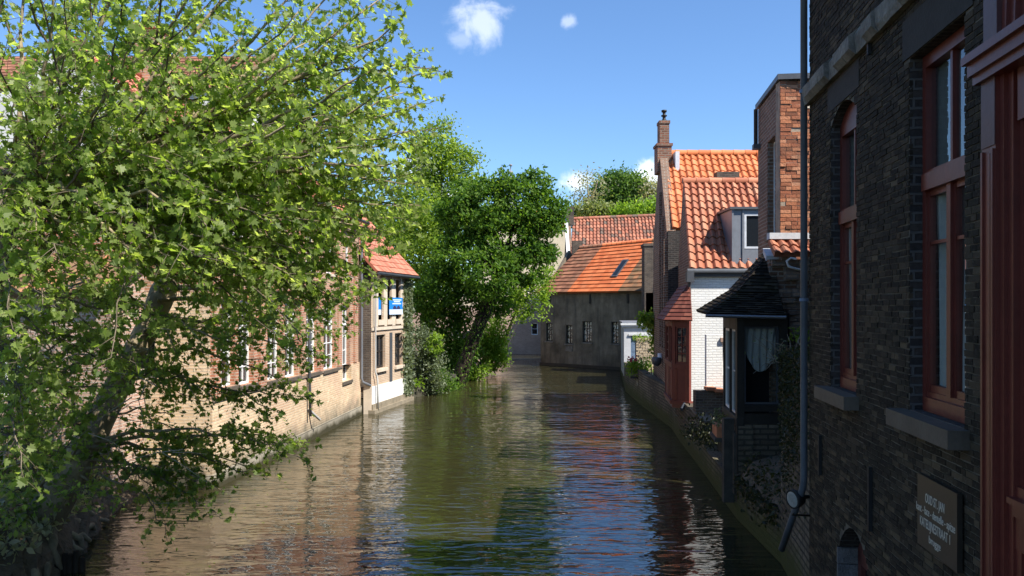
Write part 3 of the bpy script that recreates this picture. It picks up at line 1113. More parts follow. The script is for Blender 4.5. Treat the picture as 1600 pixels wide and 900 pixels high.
while z < 7.9:
    x = 4.25 - (.085 if row % 2 else 0)
    while x < D1:
        ln = .158 if row % 2 == 0 or rng.random() < .55 else .079
        ln += rng.uniform(-.012, .012)
        a, b = x, min(x + ln - .009, D1 - .001)
        x += ln
        segs = [(a, b)]
        for h in holes + lint:
            zt = h[3]
            if len(h) > 4 and h[4]:
                mid = min(max((a + b) / 2, h[0]), h[1])
                q = (mid - (h[0] + h[1]) / 2) / ((h[1] - h[0]) / 2)
                zt = h[3] - h[4] * q * q + .01
            if z + rh > h[2] + .01 and z < zt - .005:
                nx = []
                for s0, s1 in segs:
                    if s1 <= h[0] or s0 >= h[1]:
                        nx.append((s0, s1))
                        continue
                    if s0 < h[0]:
                        nx.append((s0, h[0]))
                    if s1 > h[1]:
                        nx.append((h[1], s1))
                segs = nx
        for s0, s1 in segs:
            if s1 - s0 < .025:
                continue
            dz = rng.uniform(-.003, .003)
            wf = rng.gauss(0, .0016)
            t1, t2 = rng.gauss(0, .0011), rng.gauss(0, .0011)
            j = lambda: rng.uniform(-.0028, .0028)
            z0, z1 = z + .004 + dz, z + rh - .004 + dz
            fp = [(s0 + j(), z0 + j(), wf + t1), (s1 + j(), z0 + j(), wf + t2), (s1 + j(), z1 + j(), wf + t2), (s0 + j(), z1 + j(), wf + t1)]
            bp = [(s0, z0, -.03), (s1, z0, -.03), (s1, z1, -.03), (s0, z1, -.03)]
            r = rng.random() ** 1.7
            if z < 3.2:
                r = min(.97, r + .2 * rng.random())
            m.prism([DF.p(*q) for q in bp], [DF.p(*q) for q in fp], r)
    z += rh
    row += 1
m.build('brickwork', M['geo_brick'], dk)
for l in lint:
    m = MB()
    m.fbox(DF, l[0], l[1], l[2] + .003, l[3], -.03, .004)
    m.build('lintel', plain('black lintel render', (.03, .024, .017), .8, .3, 6, .3), dk)
m = MB()
BKX = 9.0
m.poly([DF.p(D0, 0, -.2), DF.p(D0, 0, -8), DF.p(D0, 10.8, -8), DF.p(D0, 10.8, -.2)])
m.poly([DF.p(D1, 0, -.274), DF.p(D1, 0, -8), DF.p(D1, 10.8, -8), DF.p(D1, 10.8, -.274)])
m.poly([DF.p(D0, 0, -8), DF.p(D1, 0, -8), DF.p(D1, 10.8, -8), DF.p(D0, 10.8, -8)])
m.poly([DF.p(D0, .2, -.27), DF.p(D1, .2, -.27), DF.p(D1, .2, -8), DF.p(D0, .2, -8)])
m.build('rear_wall', M['sooty_brick'], dk)
m = MB()
m.fprism(DF, [(D0, 10.8), (D1 + .1, 10.8), (D1 + .1, 10.95), (D0, 10.95)], -8, .25)
m.build('roof', M['zinc_dark'], dk)
# string course, worn away in places
m = MB()
u = 4.35
while u < D1 - .01:
    ln = rng.uniform(.22, .4)
    e = min(u + ln, D1 + .02)
    chip = rng.random()
    pr = .1 + rng.uniform(-.008, .008) - (.035 if chip < .2 else 0)
    prof = [(6.2, .002), (6.2, .05), (6.25, pr), (6.37 - rng.uniform(0, .02), pr + .005), (6.43, .02), (6.43, .002)]
    m.prism([DF.p(u, z_, w_w) for z_, w_w in prof], [DF.p(e - .006, z_, w_w + rng.uniform(-.008, .008)) for z_, w_w in prof])
    u = e
m.build('string_course', M['worn_stone'], dk)
# windows with two red casements, fanlight and sill
for h, tr in ((w1h, 4.89), (w2h, 4.86)):
    a, b, c, d = h[:4]
    rise = h[4] if len(h) > 4 else 0
    W0 = -.165
    m = MB()
    fw = .055
    a, b, c, d = a + .003, b - .003, c + .003, d - .003
    m.fbox(DF, a, a + fw, c, d - rise, W0, W0 + .07)
    m.fbox(DF, b - fw, b, c, d - rise, W0, W0 + .07)
    m.fbox(DF, a + fw, b - fw, c, c + .1, W0, W0 + .085)
    m.fbox(DF, a + fw, b - fw, c + .1, c + .14, W0, W0 + .06)
    if rise:
        arc = [((a + b) / 2 + (b - a) / 2 * (1 - 2 * k / 8), d - rise * (1 - 2 * k / 8) ** 2) for k in range(9)]
        m.fprism(DF, arc + [(a, d - rise - .1), (b, d - rise - .1)], W0, W0 + .07)
    else:
        m.fbox(DF, a + fw, b - fw, d - .09, d, W0, W0 + .07)
    top = d - rise - .09
    m.fbox(DF, a + fw, b - fw, tr - .06, tr + .06, W0, W0 + .1)
    m.fbox(DF, a + fw, b - fw, tr + .06, tr + .085, W0, W0 + .075)
    xm = a + (b - a) * .5
    m.fbox(DF, xm - .032, xm + .032, c + .14, tr - .06, W0, W0 + .075)
    m.fbox(DF, xm - .017, xm + .017, tr + .085, top, W0 + .01, W0 + .055)
    for s0, s1 in ((a + fw, xm - .032), (xm + .032, b - fw)):
        for e0, e1 in ((s0, s0 + .022), (s1 - .022, s1)):
            m.fbox(DF, e0, e1, c + .14, tr - .06, W0 + .008, W0 + .05)
        zb = c + .14 + (tr - c - .2) * .74
        m.fbox(DF, s0 + .035, s1 - .035, zb - .012, zb + .012, W0 + .012, W0 + .046)
        m.fbox(DF, s0 + .035, s1 - .035, c + .14, c + .19, W0 + .008, W0 + .05)
        m.fbox(DF, s0 + .035, s1 - .035, tr - .1, tr - .06, W0 + .008, W0 + .05)
    wo_ = m.build('window', M['oxblood'], dk)
    g = MB()
    g.poly([DF.p(a + .05, c + .1, W0 + .028), DF.p(b - .05, c + .1, W0 + .028), DF.p(b - .05, top + .02, W0 + .028), DF.p(a + .05, top + .02, W0 + .028)])
    g.build('pane', M['glass_clear'], wo_)
    curtain(wo_, DF, a + .03, b - .05, c + .1, tr, W0 - .02, .1, .022)
    m = MB()
    m.poly([DF.p(a, tr, W0 - .02), DF.p(b - .02, tr, W0 - .02), DF.p(b - .02, d, W0 - .02), DF.p(a, d, W0 - .02)])
    m.build('blind', plain('grey blind', (.2, .2, .19), .9, .1, 2, .1), wo_)
    m = MB()
    su0, su1 = a - .08, b + .1
    m.fbox(DF, su0, su1, c - .125, c - .006, -.2, .13)
    m.build('sill', M['bluestone'], dk)
for a, b, c, d in upw:
    sash(dk, DF, a + .003, b - .003, c + .003, d - .003, -.2, M['oxblood'], 2, 2, .07)
    m = MB()
    m.fbox(DF, a - .1, b + .1, c - .13, c - .003, -.2, .12)
    m.build('sill', M['bluestone'], dk)
# basement opening with rough stone jamb
m = MB()
z = .3
while z < 1.68:
    hgt = rng.uniform(.12, .2)
    m.fbox(DF, bsm[1] - .03 - rng.uniform(0, .012), bsm[1] - .002, z, min(z + hgt - .008, 1.7), -.25, .004 + rng.uniform(0, .006))
    z += hgt
m.build('stone_jamb', plain('rough grey stone jamb', (.15, .14, .135), .85, .35, 7, .9, dist=.03), dk)
sash(dk, DF, bsm[0] + .003, bsm[1] - .035, .35, 1.97, -.24, M['rust_red'], 1, 1, .1, .03, rise=.29)
# iron wall anchors
for px, y0, y1 in ((1363, 730, 830), (1284, 680, 742), (1362, 52, 85)):
    Y = DU(px) / KD
    m = MB()
    uu = Y * KD
    m.fbox(DF, uu - .018, uu + .018, 4 + (478 - y1) / FPX * Y, 4 + (478 - y0) / FPX * Y, .004, .035)
    m.build('wall_anchor', M['iron'], dk)
# downpipe that kicks out over the water
m = MB()
u = D1 + .03
pth = [DF.p(u, 11, .05), DF.p(u, 2.1, .05), DF.p(u + .03, 1.98, .055), DF.p(u + .12, 1.82, .08), DF.p(u + .62, 1.12, .16)]
m.tube(pth, .038, 12)
pp = m.build('downpipe', M['pipe_blue'], dk)
for z in (6.35, 4.05, 8.6):
    m = MB()
    m.tube([DF.p(u, z, .05), DF.p(u, z + .035, .05)], .047, 12)
    m.build('bracket', M['zinc'], pp)
# plaque
plq = thing('wall_plaque', DF.p(DU(1500), 2.3, .02), 'dark wall plaque lettered OUD ST. JAN below the nearer window', 'sign')
PA, PB, PZ0, PZ1 = DU(1496, .045), DU(1434, .045), 2.345, 2.835
m = MB()
m.fbox(DF, PA, PB, PZ0, PZ1, .012, .045)
m.build('panel', M['plaque'], plq)


def text_mesh(body, fr, cu, z, w, width, height, mat, parent, name='lettering'):
    """lettering read along -u, squeezed to width, cap height as given"""
    cu_ = bpy.data.curves.new(name, 'FONT')
    cu_.body = body
    cu_.size = 1
    cu_.align_x = 'CENTER'
    cu_.extrude = .01
    cu_.offset = .001
    tmp = bpy.data.objects.new(name, cu_)
    COL.objects.link(tmp)
    dg = bpy.context.evaluated_depsgraph_get()
    me = bpy.data.meshes.new_from_object(tmp.evaluated_get(dg))
    bpy.data.objects.remove(tmp)
    xs = [v.co.x for v in me.vertices]
    sx = width / (max(xs) - min(xs))
    base = W[parent.name]
    for v in me.vertices:
        q = fr.p(cu - v.co.x * sx, z + v.co.y * height / .7, w + (v.co.z + .01) * .1)
        v.co = q - base
    me.materials.clear()
    me.materials.append(mat)
    o = bpy.data.objects.new(name, me)
    COL.objects.link(o)
    o.parent = parent
    W[o.name] = Vector(base)
    return o


pc = (PA + PB) / 2
for body, zc, wd, ht in (('OUD ST. JAN', 2.665, .31, .062), ('kant - lace - dentelle - spitze', 2.58, .63, .055), ('KATELIJNESTRAAT 1', 2.49, .49, .062), ('brugge', 2.405, .19, .05)):
    text_mesh(body, DF, pc + .02, zc, .0455, wd, ht, M['letter'], plq)
# red shopfront
sh = thing('red_shopfront', DF.p(3.4, 2.4, 0), 'oxblood painted timber shopfront at the right edge', 'shopfront')
pa, pb = 4.445 * KD, DU(1535, .05)
m = MB()
m.fbox(DF, pa, pb, 2.2, 5.28, .003, .05)
m.fbox(DF, pa + .012, pa + .035, 2.3, 4.88, .05, .062)
m.fbox(DF, pb - .03, pb - .008, 2.3, 4.88, .05, .062)
m.fbox(DF, pa + .052, pa + .075, 2.3, 4.86, .05, .058)
m.build('pilaster', M['oxblood'], sh)
m = MB()
m.fbox(DF, pa - .0, pb - .003, 4.9, 5.28, .051, .056)
m.build('pilaster_panel', M['oxblood_pale'], sh)
m = MB()
for z0, z1, pr in ((5.28, 5.33, .085), (5.33, 5.40, .11), (5.40, 5.445, .14), (5.445, 5.46, .125)):
    m.fbox(DF, 2.3, pb + pr * .45, z0, z1, -.02, pr)
m.build('cornice', M['oxblood'], sh)
m = MB()
m.fbox(DF, pa, pb - .006, 5.46, 7.2, .003, .045)
m.build('upper_pilaster', M['oxblood_pale'], sh)
m = MB()
s1_, s0_ = pa, 2.45
m.fbox(DF, s1_ - .045, s1_ - .002, 2.4, 5.28, -.10, .028)
m.fbox(DF, s1_ - .1, s1_ - .045, 2.4, 5.28, -.12, .005)
m.fbox(DF, s1_ - .135, s1_ - .1, 2.4, 5.28, -.14, -.03)
m.fbox(DF, s0_, s0_ + .1, 2.4, 5.28, -.12, .02)
m.fbox(DF, s0_ + .1, s1_ - .135, 5.0, 5.28, -.12, .0)
m.fbox(DF, s0_ + .1, s1_ - .1, 2.86, 2.93, -.12, .012)
m.fbox(DF, s0_ + .1, s1_ - .1, 2.93, 2.965, -.12, .04)
m.fbox(DF, s0_ + .1, s1_ - .1, 2.965, 3.02, -.12, -.01)
m.fbox(DF, s0_ + .1, s1_ - .1, 2.68, 2.86, -.12, -.004)
m.fbox(DF, s0_ + .1, s1_ - .16, 2.4, 2.68, -.12, -.04)
m.fbox(DF, s1_ - .16, s1_ - .1, 2.4, 2.68, -.12, -.008)
m.build('frame', M['oxblood'], sh)
g = MB()
g.poly([DF.p(s0_ + .1, 3.0, -.09), DF.p(s1_ - .13, 3.0, -.09), DF.p(s1_ - .13, 5.02, -.09), DF.p(s0_ + .1, 5.02, -.09)])
g.build('pane', M['glass'], sh)
m = MB()
n = 20
ac, ar = (s0_ + s1_) / 2, (s1_ - s0_) / 2
for wa, wb_, ra, rb in ((-.08, .02, 1.0, .955), (-.1, 0, .955, .9), (-.12, -.03, .9, .86)):
    for k in range(n):
        t0_, t1_ = math.pi * k / n, math.pi * (k + 1) / n
        pr = [(ac + ar * q * math.cos(t_), 5.46 + 1.35 * q * math.sin(t_)) for t_, q in ((t0_, ra), (t1_, ra), (t1_, rb), (t0_, rb))]
        m.fprism(DF, pr, wa, wb_)
m.build('arch_moulding', M['oxblood'], sh)
m = MB()
for k in range(n):
    t0_, t1_ = math.pi * k / n, math.pi * (k + 1) / n
    x0, z0 = ac + ar * math.cos(t0_), 5.46 + 1.35 * math.sin(t0_)
    x1, z1 = ac + ar * math.cos(t1_), 5.46 + 1.35 * math.sin(t1_)
    m.fprism(DF, [(x0, z0), (x1, z1), (x1, 7.1), (x0, 7.1)], -.08, .018)
m.build('spandrel', M['oxblood_pale'], sh)
g = MB()
g.poly([DF.p(s0_, 5.46, -.11), DF.p(s1_, 5.46, -.11), DF.p(s1_, 7.0, -.11), DF.p(s0_, 7.0, -.11)])
g.build('fanlight_pane', M['glass'], sh)
# floodlight
fl = thing('floodlight', at(1241, 800, 8.95), 'small round floodlight fixed to the wall beside the grey downpipe', 'lamp')
c0 = at(1240, 780, 8.95)
ax = Vector((-.93, -.33, -.1)).normalized()
m = MB()
m.tube([c0 - ax * .13, c0 - ax * .1, c0 - ax * .02, c0 + ax * .02], [.045, .08, .105, .108], 20)
m.tube([c0 - ax * .1, c0 - ax * .1 + Vector((.28, .05, .02))], .022, 8)
m.build('housing', M['iron'], fl)
m = MB()
m.tube([c0 + ax * .0205, c0 + ax * .03], [.088, .07], 20)
m.build('lens', plain('frosted lamp glass', (.3, .3, .28), .35, .3, 14, .1), fl)
m = MB()
m.tube([c0 - ax * .08 + Vector((.02, .02, -.08)), c0 + Vector((.02, .1, -.2)), c0 + Vector((.3, .12, -.22))], .012, 6)
m.build('cable', M['iron'], fl)

# ------------------------------------------------------------------ right quay: walls along the canal
def quay_seg(m, a, b, z1, th=.3, z0=-.9):
    a, b = Vector((*a, 0)), Vector((*b, 0))
    d = (b - a).normalized()
    n = Vector((-d.y, d.x, 0))
    f = Fr(a, d, n)
    L = (b - a).length
    m.fbox(f, 0, L, z0, z1, -th, 0)
    return f, L


ql = [(QUAY[0], QUAY[1], 3.28, 'tall mossy garden wall rising from the water past the downpipe'),
      (QUAY[1], QUAY[2], .8, 'lowest stretch of quay wall in front of the dark timber bay'),
      (QUAY[2], QUAY[3], .62, 'damp quay wall under the dark timber bay window'),
      (QUAY[3], QUAY[4], 1.25, 'damp quay wall below the white house and red bay'),
      (QUAY[4], QUAY[5], 1.05, 'short quay wall just past the red bay'),
      (QUAY[5], QUAY[6], 1.3, 'quay wall below the potted flowers'),
      (QUAY[6], QUAY[7], 1.35, 'quay wall below the small blue grey door'),
      (QUAY[7], QUAY[8], 1.2, 'far quay wall running up to the grey house')]
qfr = []
for a, b, z1, lb in ql:
    m = MB()
    f, L = quay_seg(m, a, b, z1)
    o = m.build('quay_wall', M['quay'], None, (a[0], a[1], 0))
    tag(o, lb, 'wall', 'stretches of the right quay wall')
    qfr.append((f, L))
fpts = [Vector((-6.2 + abs(rng.gauss(0, .9)), rng.uniform(10.5, 22), .006)) for _ in range(90)] + [Vector((rng.uniform(-5, 4), rng.uniform(11, 40), .006)) for _ in range(60)]
tag(leaves(fpts, .07, OVAL, 40, .5, 1.3, .0, 0, mat=M['leaf_olive'], name='floating_leaves', sunbias=0, origin=fpts[0]), None, None, kind='stuff')
# weeds on the tall wall and along the ledges
f0, L0 = qfr[0]


def weeds(name, label, cat, pts, size, mat, hang=.5, shape=OVAL, origin=None, kind=None, rnd=None):
    o = leaves(pts, size, shape, .3, .5, 1.4, .2, hang, rnd=rnd, mat=M[mat], name=name, origin=origin if origin is not None else pts[0])
    return tag(o, label, cat, None, kind)


pts = [f0.p(L0 - .12 - abs(rng.gauss(0, 1.0)), 3.3 - abs(rng.gauss(0, .8)), rng.uniform(0, .06)) for _ in range(5200)] + [f0.p(rng.uniform(1.2, L0 - .1), 3.3 + abs(rng.gauss(0, .05)), rng.uniform(-.35, .1)) for _ in range(700)]
weeds('ivy', 'dark ivy and moss hanging over the tall garden wall', 'ivy', pts, .05, 'moss', kind='stuff')
tw = MB()
for k in range(26):
    p = at(1212, 560, 12.3) + Vector((rng.uniform(-.05, .45), 0, rng.uniform(-.1, .15)))
    e = p + Vector((rng.uniform(-.45, .15), rng.uniform(-.3, .3), rng.uniform(-.15, .4)))
    tw.tube(wobble([p, p.lerp(e, .5), e], .03), [.008, .006, .003], 4, False)
dry = thing('dry_plant', at(1212, 560, 12.3), 'dry straggling plant with pale stems on top of the tall wall', 'plant')
tw.build('stems', M['dead_twig'], dry)
leaves([at(1212, 556, 12.3) + Vector((rng.gauss(.25, .3), rng.gauss(0, .2), rng.gauss(.05, .12))) for _ in range(150)], .05, OVAL, .4, parent=dry, mat=M['leaf_grey'])
# upper garden rubble lot seen past the pipe
rb_ = thing('rubble_wall', (5.2, 15, .9), 'broken rubble wall with a pipe stub beside the brick tower', 'wall')
RF = Fr((5.0, 15.4), (1, 0), (0, -1))
m = MB()
z = .9
while z < 4.9:
    x = 0
    hgt = rng.uniform(.1, .2)
    while x < 1.3:
        ln = rng.uniform(.12, .3)
        if not (z > 4.0 and rng.random() < .25):
            m.fbox(RF, x, x + ln - .012, z, z + hgt - .012, -.3, rng.uniform(-.03, .12))
        x += ln
    z += hgt
m.build('stones', brick('rubble', (.2, .13, .09), (.4, .29, .21), (.2, .17, .14), stain=(.08, .06, .05), stain_amt=.4, bump=1.0), rb_)
m = MB()
m.fbox(RF, -.02, 1.4, .9, 4.9, -.35, -.06)
m.build('core', M['brown_brick'], rb_)
m = MB()
roof_mesh(m, RF.p(-.0, 5.0, .18), RF.p(1.5, 5.0, .18), RF.p(-.0, 5.3, -.2), RF.p(1.5, 5.3, -.2), .2, .3, .03, .03, 6)
m.build('tile_coping', M['tile_salmon'], rb_)
m = MB()
m.fbox(RF, -.0, 1.5, 5.3, 5.42, -.3, -.12)
m.build('flashing', M['lead'], rb_)
m = MB()
c = RF.p(.3, 4.75, .2)
m.tube([c + Vector((.1, 0, .14)), c + Vector((0, 0, .16)), c + Vector((-.08, 0, .1)), c + Vector((-.05, 0, .0)), c + Vector((.12, 0, -.05)), c + Vector((.3, .1, -.08))], .022, 8)
m.build('pipe_stub', M['pipe_white'], rb_)
pts = [RF.p(rng.uniform(.1, 1.2), 3.35 + abs(rng.gauss(0, .12)), rng.uniform(.1, .5)) for _ in range(160)]
weeds('weed', 'small green weeds on the ledge at the foot of the rubble wall', 'plant', pts, .07, 'leaf_light')
# unseen mass added behind the dark house to shade the garden
m = MB()
rw = thing('shade_block', (9, 11, .9), 'unseen sooty block added behind the dark house for its shade', 'house')
m.zprism([(5.4, 9.3), (14, 9.3), (14, 13.6), (5.6, 13.6)], .2, 8.2)
m.build('wall', M['sooty_brick'], rw)
m = MB()
m.zprism([(5.3, 9.2), (14.1, 9.2), (14.1, 13.7), (5.5, 13.7)], 8.2, 8.35)
m.build('roof', M['zinc_dark'], rw)

# ------------------------------------------------------------------ dark timber bay with mossy tiled roof
by = thing('timber_bay', (4.3, 15, .5), 'black timber bay window with sagging mossy tile roof over the canal', 'bay window')
BF = Fr((4.22, 15.0), (1, .0), (0, -1))              # face towards the bridge
BS = Fr((4.22, 15.0), (.12, 1), (-1, .12))           # face over the canal
BH = 3.86
m = MB()
for a, b in ((0, .14), (.80, .95)):
    m.fbox(BF, a, b, .3, BH, -.12, 0)
m.fbox(BF, .14, .80, 3.62, BH, -.12, -.004)
m.fbox(BF, .14, .80, 2.02, 2.14, -.12, .004)
m.fbox(BF, .14, .80, 1.78, 1.98, -.1, -.03)
for u in (.98, 1.85):
    m.fbox(BS, u - .08, u, .6, BH, -.12, 0)
m.fbox(BS, .003, 1.85, 3.55, BH, -.12, -.004)
m.fbox(BS, .003, 1.85, 1.75, 1.9, -.12, .01)
m.build('frame', M['black_wood'], by)
m = MB()
m.fbox(BF, .14, .95, .2, 1.775, -.3, -.035)
m.fbox(BS, .003, 1.85, .2, 1.745, -.3, -.025)
m.build('base_wall', M['quay'], by)
m = MB()
m.fbox(BF, -.18, .02, .25, 1.85, -.4, -.25)
m.fbox(BS, .05, .5, .45, 1.6, .002, .05)
m.build('plank', M['grey_wood'], by)
sash(by, BF, .145, .795, 2.15, 3.61, -.09, M['zinc_dark'], 1, 1, .035, .03, .04, M['glass_clear'])
cw = curtain(by, BF, .18, .78, 2.75, 3.58, -.16, .13, .03, tuck=.45)
sash(by, BS, .1, .88, 1.92, 3.54, -.09, M['pipe_white'], 1, 2, .04, .025, .05, M['glass'])
sash(by, BS, .99, 1.75, 1.92, 3.54, -.09, M['white_paint'], 1, 2, .05, .03, .05, M['glass'])
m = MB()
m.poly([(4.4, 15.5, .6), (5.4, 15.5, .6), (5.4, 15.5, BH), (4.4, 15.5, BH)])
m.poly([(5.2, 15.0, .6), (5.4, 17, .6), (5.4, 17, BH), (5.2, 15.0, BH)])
m.build('inner_wall', M['room_shade'], by)
m = MB()
E = [Vector((3.6, 14.72, 3.86)), Vector((5.02, 14.72, 3.83)), Vector((5.3, 17.2, 3.85)), Vector((3.95, 17.15, 3.9))]
A0, A1 = Vector((5.02, 15.75, 4.98)), Vector((5.3, 16.9, 5.1))
MID = [e_.lerp(A_, .5) + Vector((0, 0, -.17)) for e_, A_ in ((E[0], A0), (E[1], A0 + Vector((.12, 0, 0))), (E[3], A1))]
A0r = A0 + Vector((.12, 0, 0))
roof_mesh(m, E[0], E[1], MID[0], MID[1], .15, .1, 0, .022, 1, True, .009, .04)
roof_mesh(m, MID[0] + Vector((0, 0, .012)), MID[1] + Vector((0, 0, .012)), A0, A0r, .15, .1, 0, .022, 1, True, .009, .04)
roof_mesh(m, E[3], E[0], MID[2], MID[0], .15, .1, 0, .022, 1, True, .009, .04)
roof_mesh(m, MID[2] + Vector((0, 0, .012)), MID[0] + Vector((0, 0, .012)), A1, A0, .15, .1, 0, .022, 1, True, .009, .04)
m.build('roof', M['slate_bay'], by)
m = MB()
m.tube([E[0] + Vector((-.05, -.06, -.04)), E[1] + Vector((0, -.06, -.04))], .03, 8)
m.build('gutter', M['zinc'], by)
m = MB()
m.prism([A0 + Vector((-.06, -.12, -.1)), A0 + Vector((.2, -.15, -.12)), A0 + Vector((.2, .1, .06)), A0 + Vector((-.05, .1, .06))], [A0 + Vector((-.06, -.15, .0)), A0 + Vector((.2, -.17, .0)), A0 + Vector((.2, .1, .16)), A0 + Vector((-.05, .1, .16))])
m.build('flashing', M['lead'], by)
# planter with pots under the canal windows of the bay
pl = thing('planter', (4.0, 16.6, 1.4), 'terracotta flower box with dried plants below the black bay', 'planter')
m = MB()
m.fbox(BS, 1.0, 1.7, 1.36, 1.58, .04, .24)
m.build('trough', M['terracotta'], pl)
m = MB()
m.fbox(BS, .95, 1.75, 1.28, 1.355, .0, .28)
m.build('shelf', M['grey_wood'], pl)
leaves([BS.p(rng.uniform(.95, 1.75), 1.62 + abs(rng.gauss(0, .1)), rng.uniform(.0, .3)) for _ in range(160)], .07, OVAL, .4, parent=pl, mat=M['leaf_grey'])
f1, L1 = qfr[1]
wp = [f1.p(rng.uniform(0, L1), .8 + abs(rng.gauss(0, .22)), -rng.uniform(.02, .5)) for _ in range(900)] + [f1.p(rng.uniform(0, L1), .85 - abs(rng.gauss(0, .2)), rng.uniform(0, .06)) for _ in range(500)]
weeds('overgrowth', 'dark brown overgrowth on the low quay in front of the black bay', 'plants', wp, .08, 'moss', kind='stuff')
m = MB()
for k in range(14):
    a0_, a1_ = k / 14, (k + 1) / 14
    for w0_, z0_, w1_, z1_ in ((-.0, .8, -.25, 1.05), (-.25, 1.05, -.9, 1.25)):
        q = lambda a_, w_, z_: f1.p(a_ * L1, z_ + .08 * math.sin(a_ * 17 + w_ * 5), w_)
        m.poly([q(a0_, w0_, z0_), q(a1_, w0_, z0_), q(a1_, w1_, z1_), q(a0_, w1_, z1_)], .5, True)
tag(m.build('earth_mound', M['soil'], None, (4.2, 13.5, .8)), None, None, kind='structure')
bush_pts = [Vector((4.28 + rng.gauss(0, .14), 18.2 + rng.gauss(0, .55), .95 + abs(rng.gauss(0, .25)))) for _ in range(900)]
weeds('hanging_plant', 'brown straggly plants hanging over the quay between bay and white house', 'plant', bush_pts, .07, 'moss', .8)

# ------------------------------------------------------------------ brick tower house
tw_ = thing('brick_tower', (6.2, 18, .9), 'tall flat topped brick house with sunlit orange side behind the downpipe', 'house')
TF = Fr((5.7, 17.0), (1, 0), (0, -1))
TS = Fr((5.7, 17.0), (.1216, 1), (-1, .1216))
m = MB()
m.wall(TF, 0.01, 1.0, .9, 8.79, [], .3, w=-.012)
m.build('mortar_bed', plain('sandy mortar', (.34, .27, .2), .95, .35, 5, .6), tw_)
m = MB()
lay_bricks(m, TF, 0, 1.0, .9, 8.79, .083, .24, .012, .006)
m.build('front_wall', M['geo_orange'], tw_)
m = MB()
th = [(.55, 1.4, 5.6, 7.75)]
m.wall(TS, .3, 2.55, .9, 8.78, th, .3, w=-.003)
m.poly([TS.p(0, .9, -.003), TS.p(.3, .9, -.003), TS.p(.3, 8.78, -.003), TS.p(0, 8.78, -.003)])
m.build('side_wall', M['brown_brick'], tw_)
sash(tw_, TS, .553, 1.397, 5.603, 7.747, -.2, M['white_paint'], 2, 4, .05, .03)
m = MB()
m.fbox(TS, .5, 1.45, 5.48, 5.597, -.2, .06)
m.build('sill', M['bluestone'], tw_)
m = MB()
m.poly([TS.p(2.55, .9), TS.p(2.55, .9, -1.0), TS.p(2.55, 8.78, -1.0), TS.p(2.55, 8.78)])
m.build('rear_wall', M['brown_brick'], tw_)
m = MB()
q = [TS.p(-.05, 0, .06), TS.p(2.6, 0, .06), TS.p(2.6, 0, -1.0), TS.p(-.05, 0, -1.02)]
m.zprism([(v.x, v.y) for v in q], 8.805, 8.92)
m.build('roof', M['zinc_dark'], tw_)
m = MB()
m.tube([TS.p(2.35, 8.75, .09), TS.p(2.35, 7.9, .09)], .05, 8)
m.fbox(TS, 2.25, 2.45, 7.78, 7.9, .0, .16)
m.build('drain_hopper', M['zinc_dark'], tw_)
m = MB()
m.fbox(TF, .55, 1.1, 8.2, 8.38, .0025, .012)
m.build('stone_patch', M['pale_stone'], tw_)
m = MB()
m.fbox(TS, .22, .28, 8.2, 8.62, .0, .02)
m.build('wall_anchor', M['iron'], tw_)

# ------------------------------------------------------------------ white house with dormer
wh = thing('white_house', (6, 23, .9), 'white painted house with faded salmon pantile roof and zinc dormer', 'house')
HF = Fr((5.15, 23.0), (1, 0), (0, -1))
m = MB()
m.wall(HF, 0, 4.5, .9, 5.0, [(2.35, 3.1, 3.0, 4.2)], .3)
m.build('front_wall', M['white_brick'], wh)
HS = Fr((5.15, 23.0), (.12, 1), (-1, .12))
m = MB()
m.fprism(HS, [(0.303, .9), (4.3, .9), (4.3, 5.35), (2.55, 7.8), (.303, 5.3)], -.25, -.002)
m.build('side_wall', M['brown_brick'], wh)
m = MB()
HE, HR = 5.06, 7.95
roof_mesh(m, (5.08, 22.88, HE), (9.6, 22.88, HE), (5.46, 25.5, HR), (9.6, 25.5, HR), .235, .33, .04, .045, 8)
ridge_caps(m, (5.44, 25.5, HR + .04), (9.6, 25.5, HR + .04), .1, .42)
m.build('roof', M['tile_salmon'], wh)
m = MB()
m.poly([(5.75, 25.6, HR - .1), (9.6, 25.6, HR - .1), (9.6, 27.2, 5.5), (5.95, 27.2, 5.5)])
m.build('rear_roof', M['tile_brown'], wh)
m = MB()
m.tube([(5.0, 22.83, 5.0), (9.6, 22.83, 5.0)], .065, 8)
m.fbox(HF, -.02, 4.5, 4.84, 4.96, .003, .1)
m.build('gutter', M['zinc_dark'], wh)
m = MB()
m.tube([(5.07, 22.74, 4.95), (5.07, 22.9, 4.7), (5.07, 22.9, 1.55), (5.0, 22.8, 1.35), (4.75, 22.4, 1.1)], .05, 10)
m.fbox(HF, -.18, .02, 4.68, 4.98, .1, .3)
m.build('downpipe', M['zinc_dark'], wh)
# dormer
DX0, DX1, DY = 6.33, 7.9, 23.05
dz0 = HE + (DY - 22.8) * (HR - HE) / 2.7
dz1 = 6.78
DMF = Fr((DX0, DY), (1, 0), (0, -1))
m = MB()
yb = 22.8 + (dz1 - HE) * 2.7 / (HR - HE)
m.prism([(DX0, DY, dz0 - .1), (DX0, yb + .2, dz1), (DX0, DY, dz1)], [(DX0 + .1, DY, dz0 - .1), (DX0 + .1, yb + .2, dz1), (DX0 + .1, DY, dz1)])
m.prism([(DX1 - .1, DY, dz0 - .1), (DX1 - .1, yb + .2, dz1), (DX1 - .1, DY, dz1)], [(DX1, DY, dz0 - .1), (DX1, yb + .2, dz1), (DX1, DY, dz1)])
dw = (.36, 1.1, dz0 + .32, dz1 - .12)
m.wall(DMF, .1, DX1 - DX0 - .1, dz0 - .25, dz1, [dw], .1)
for x in (.0, .3, 1.16):
    m.fbox(DMF, x, x + .05, dz0 - .1, dz1, .002, .03)
dm = m.build('dormer', M['zinc'], wh)
m = MB()
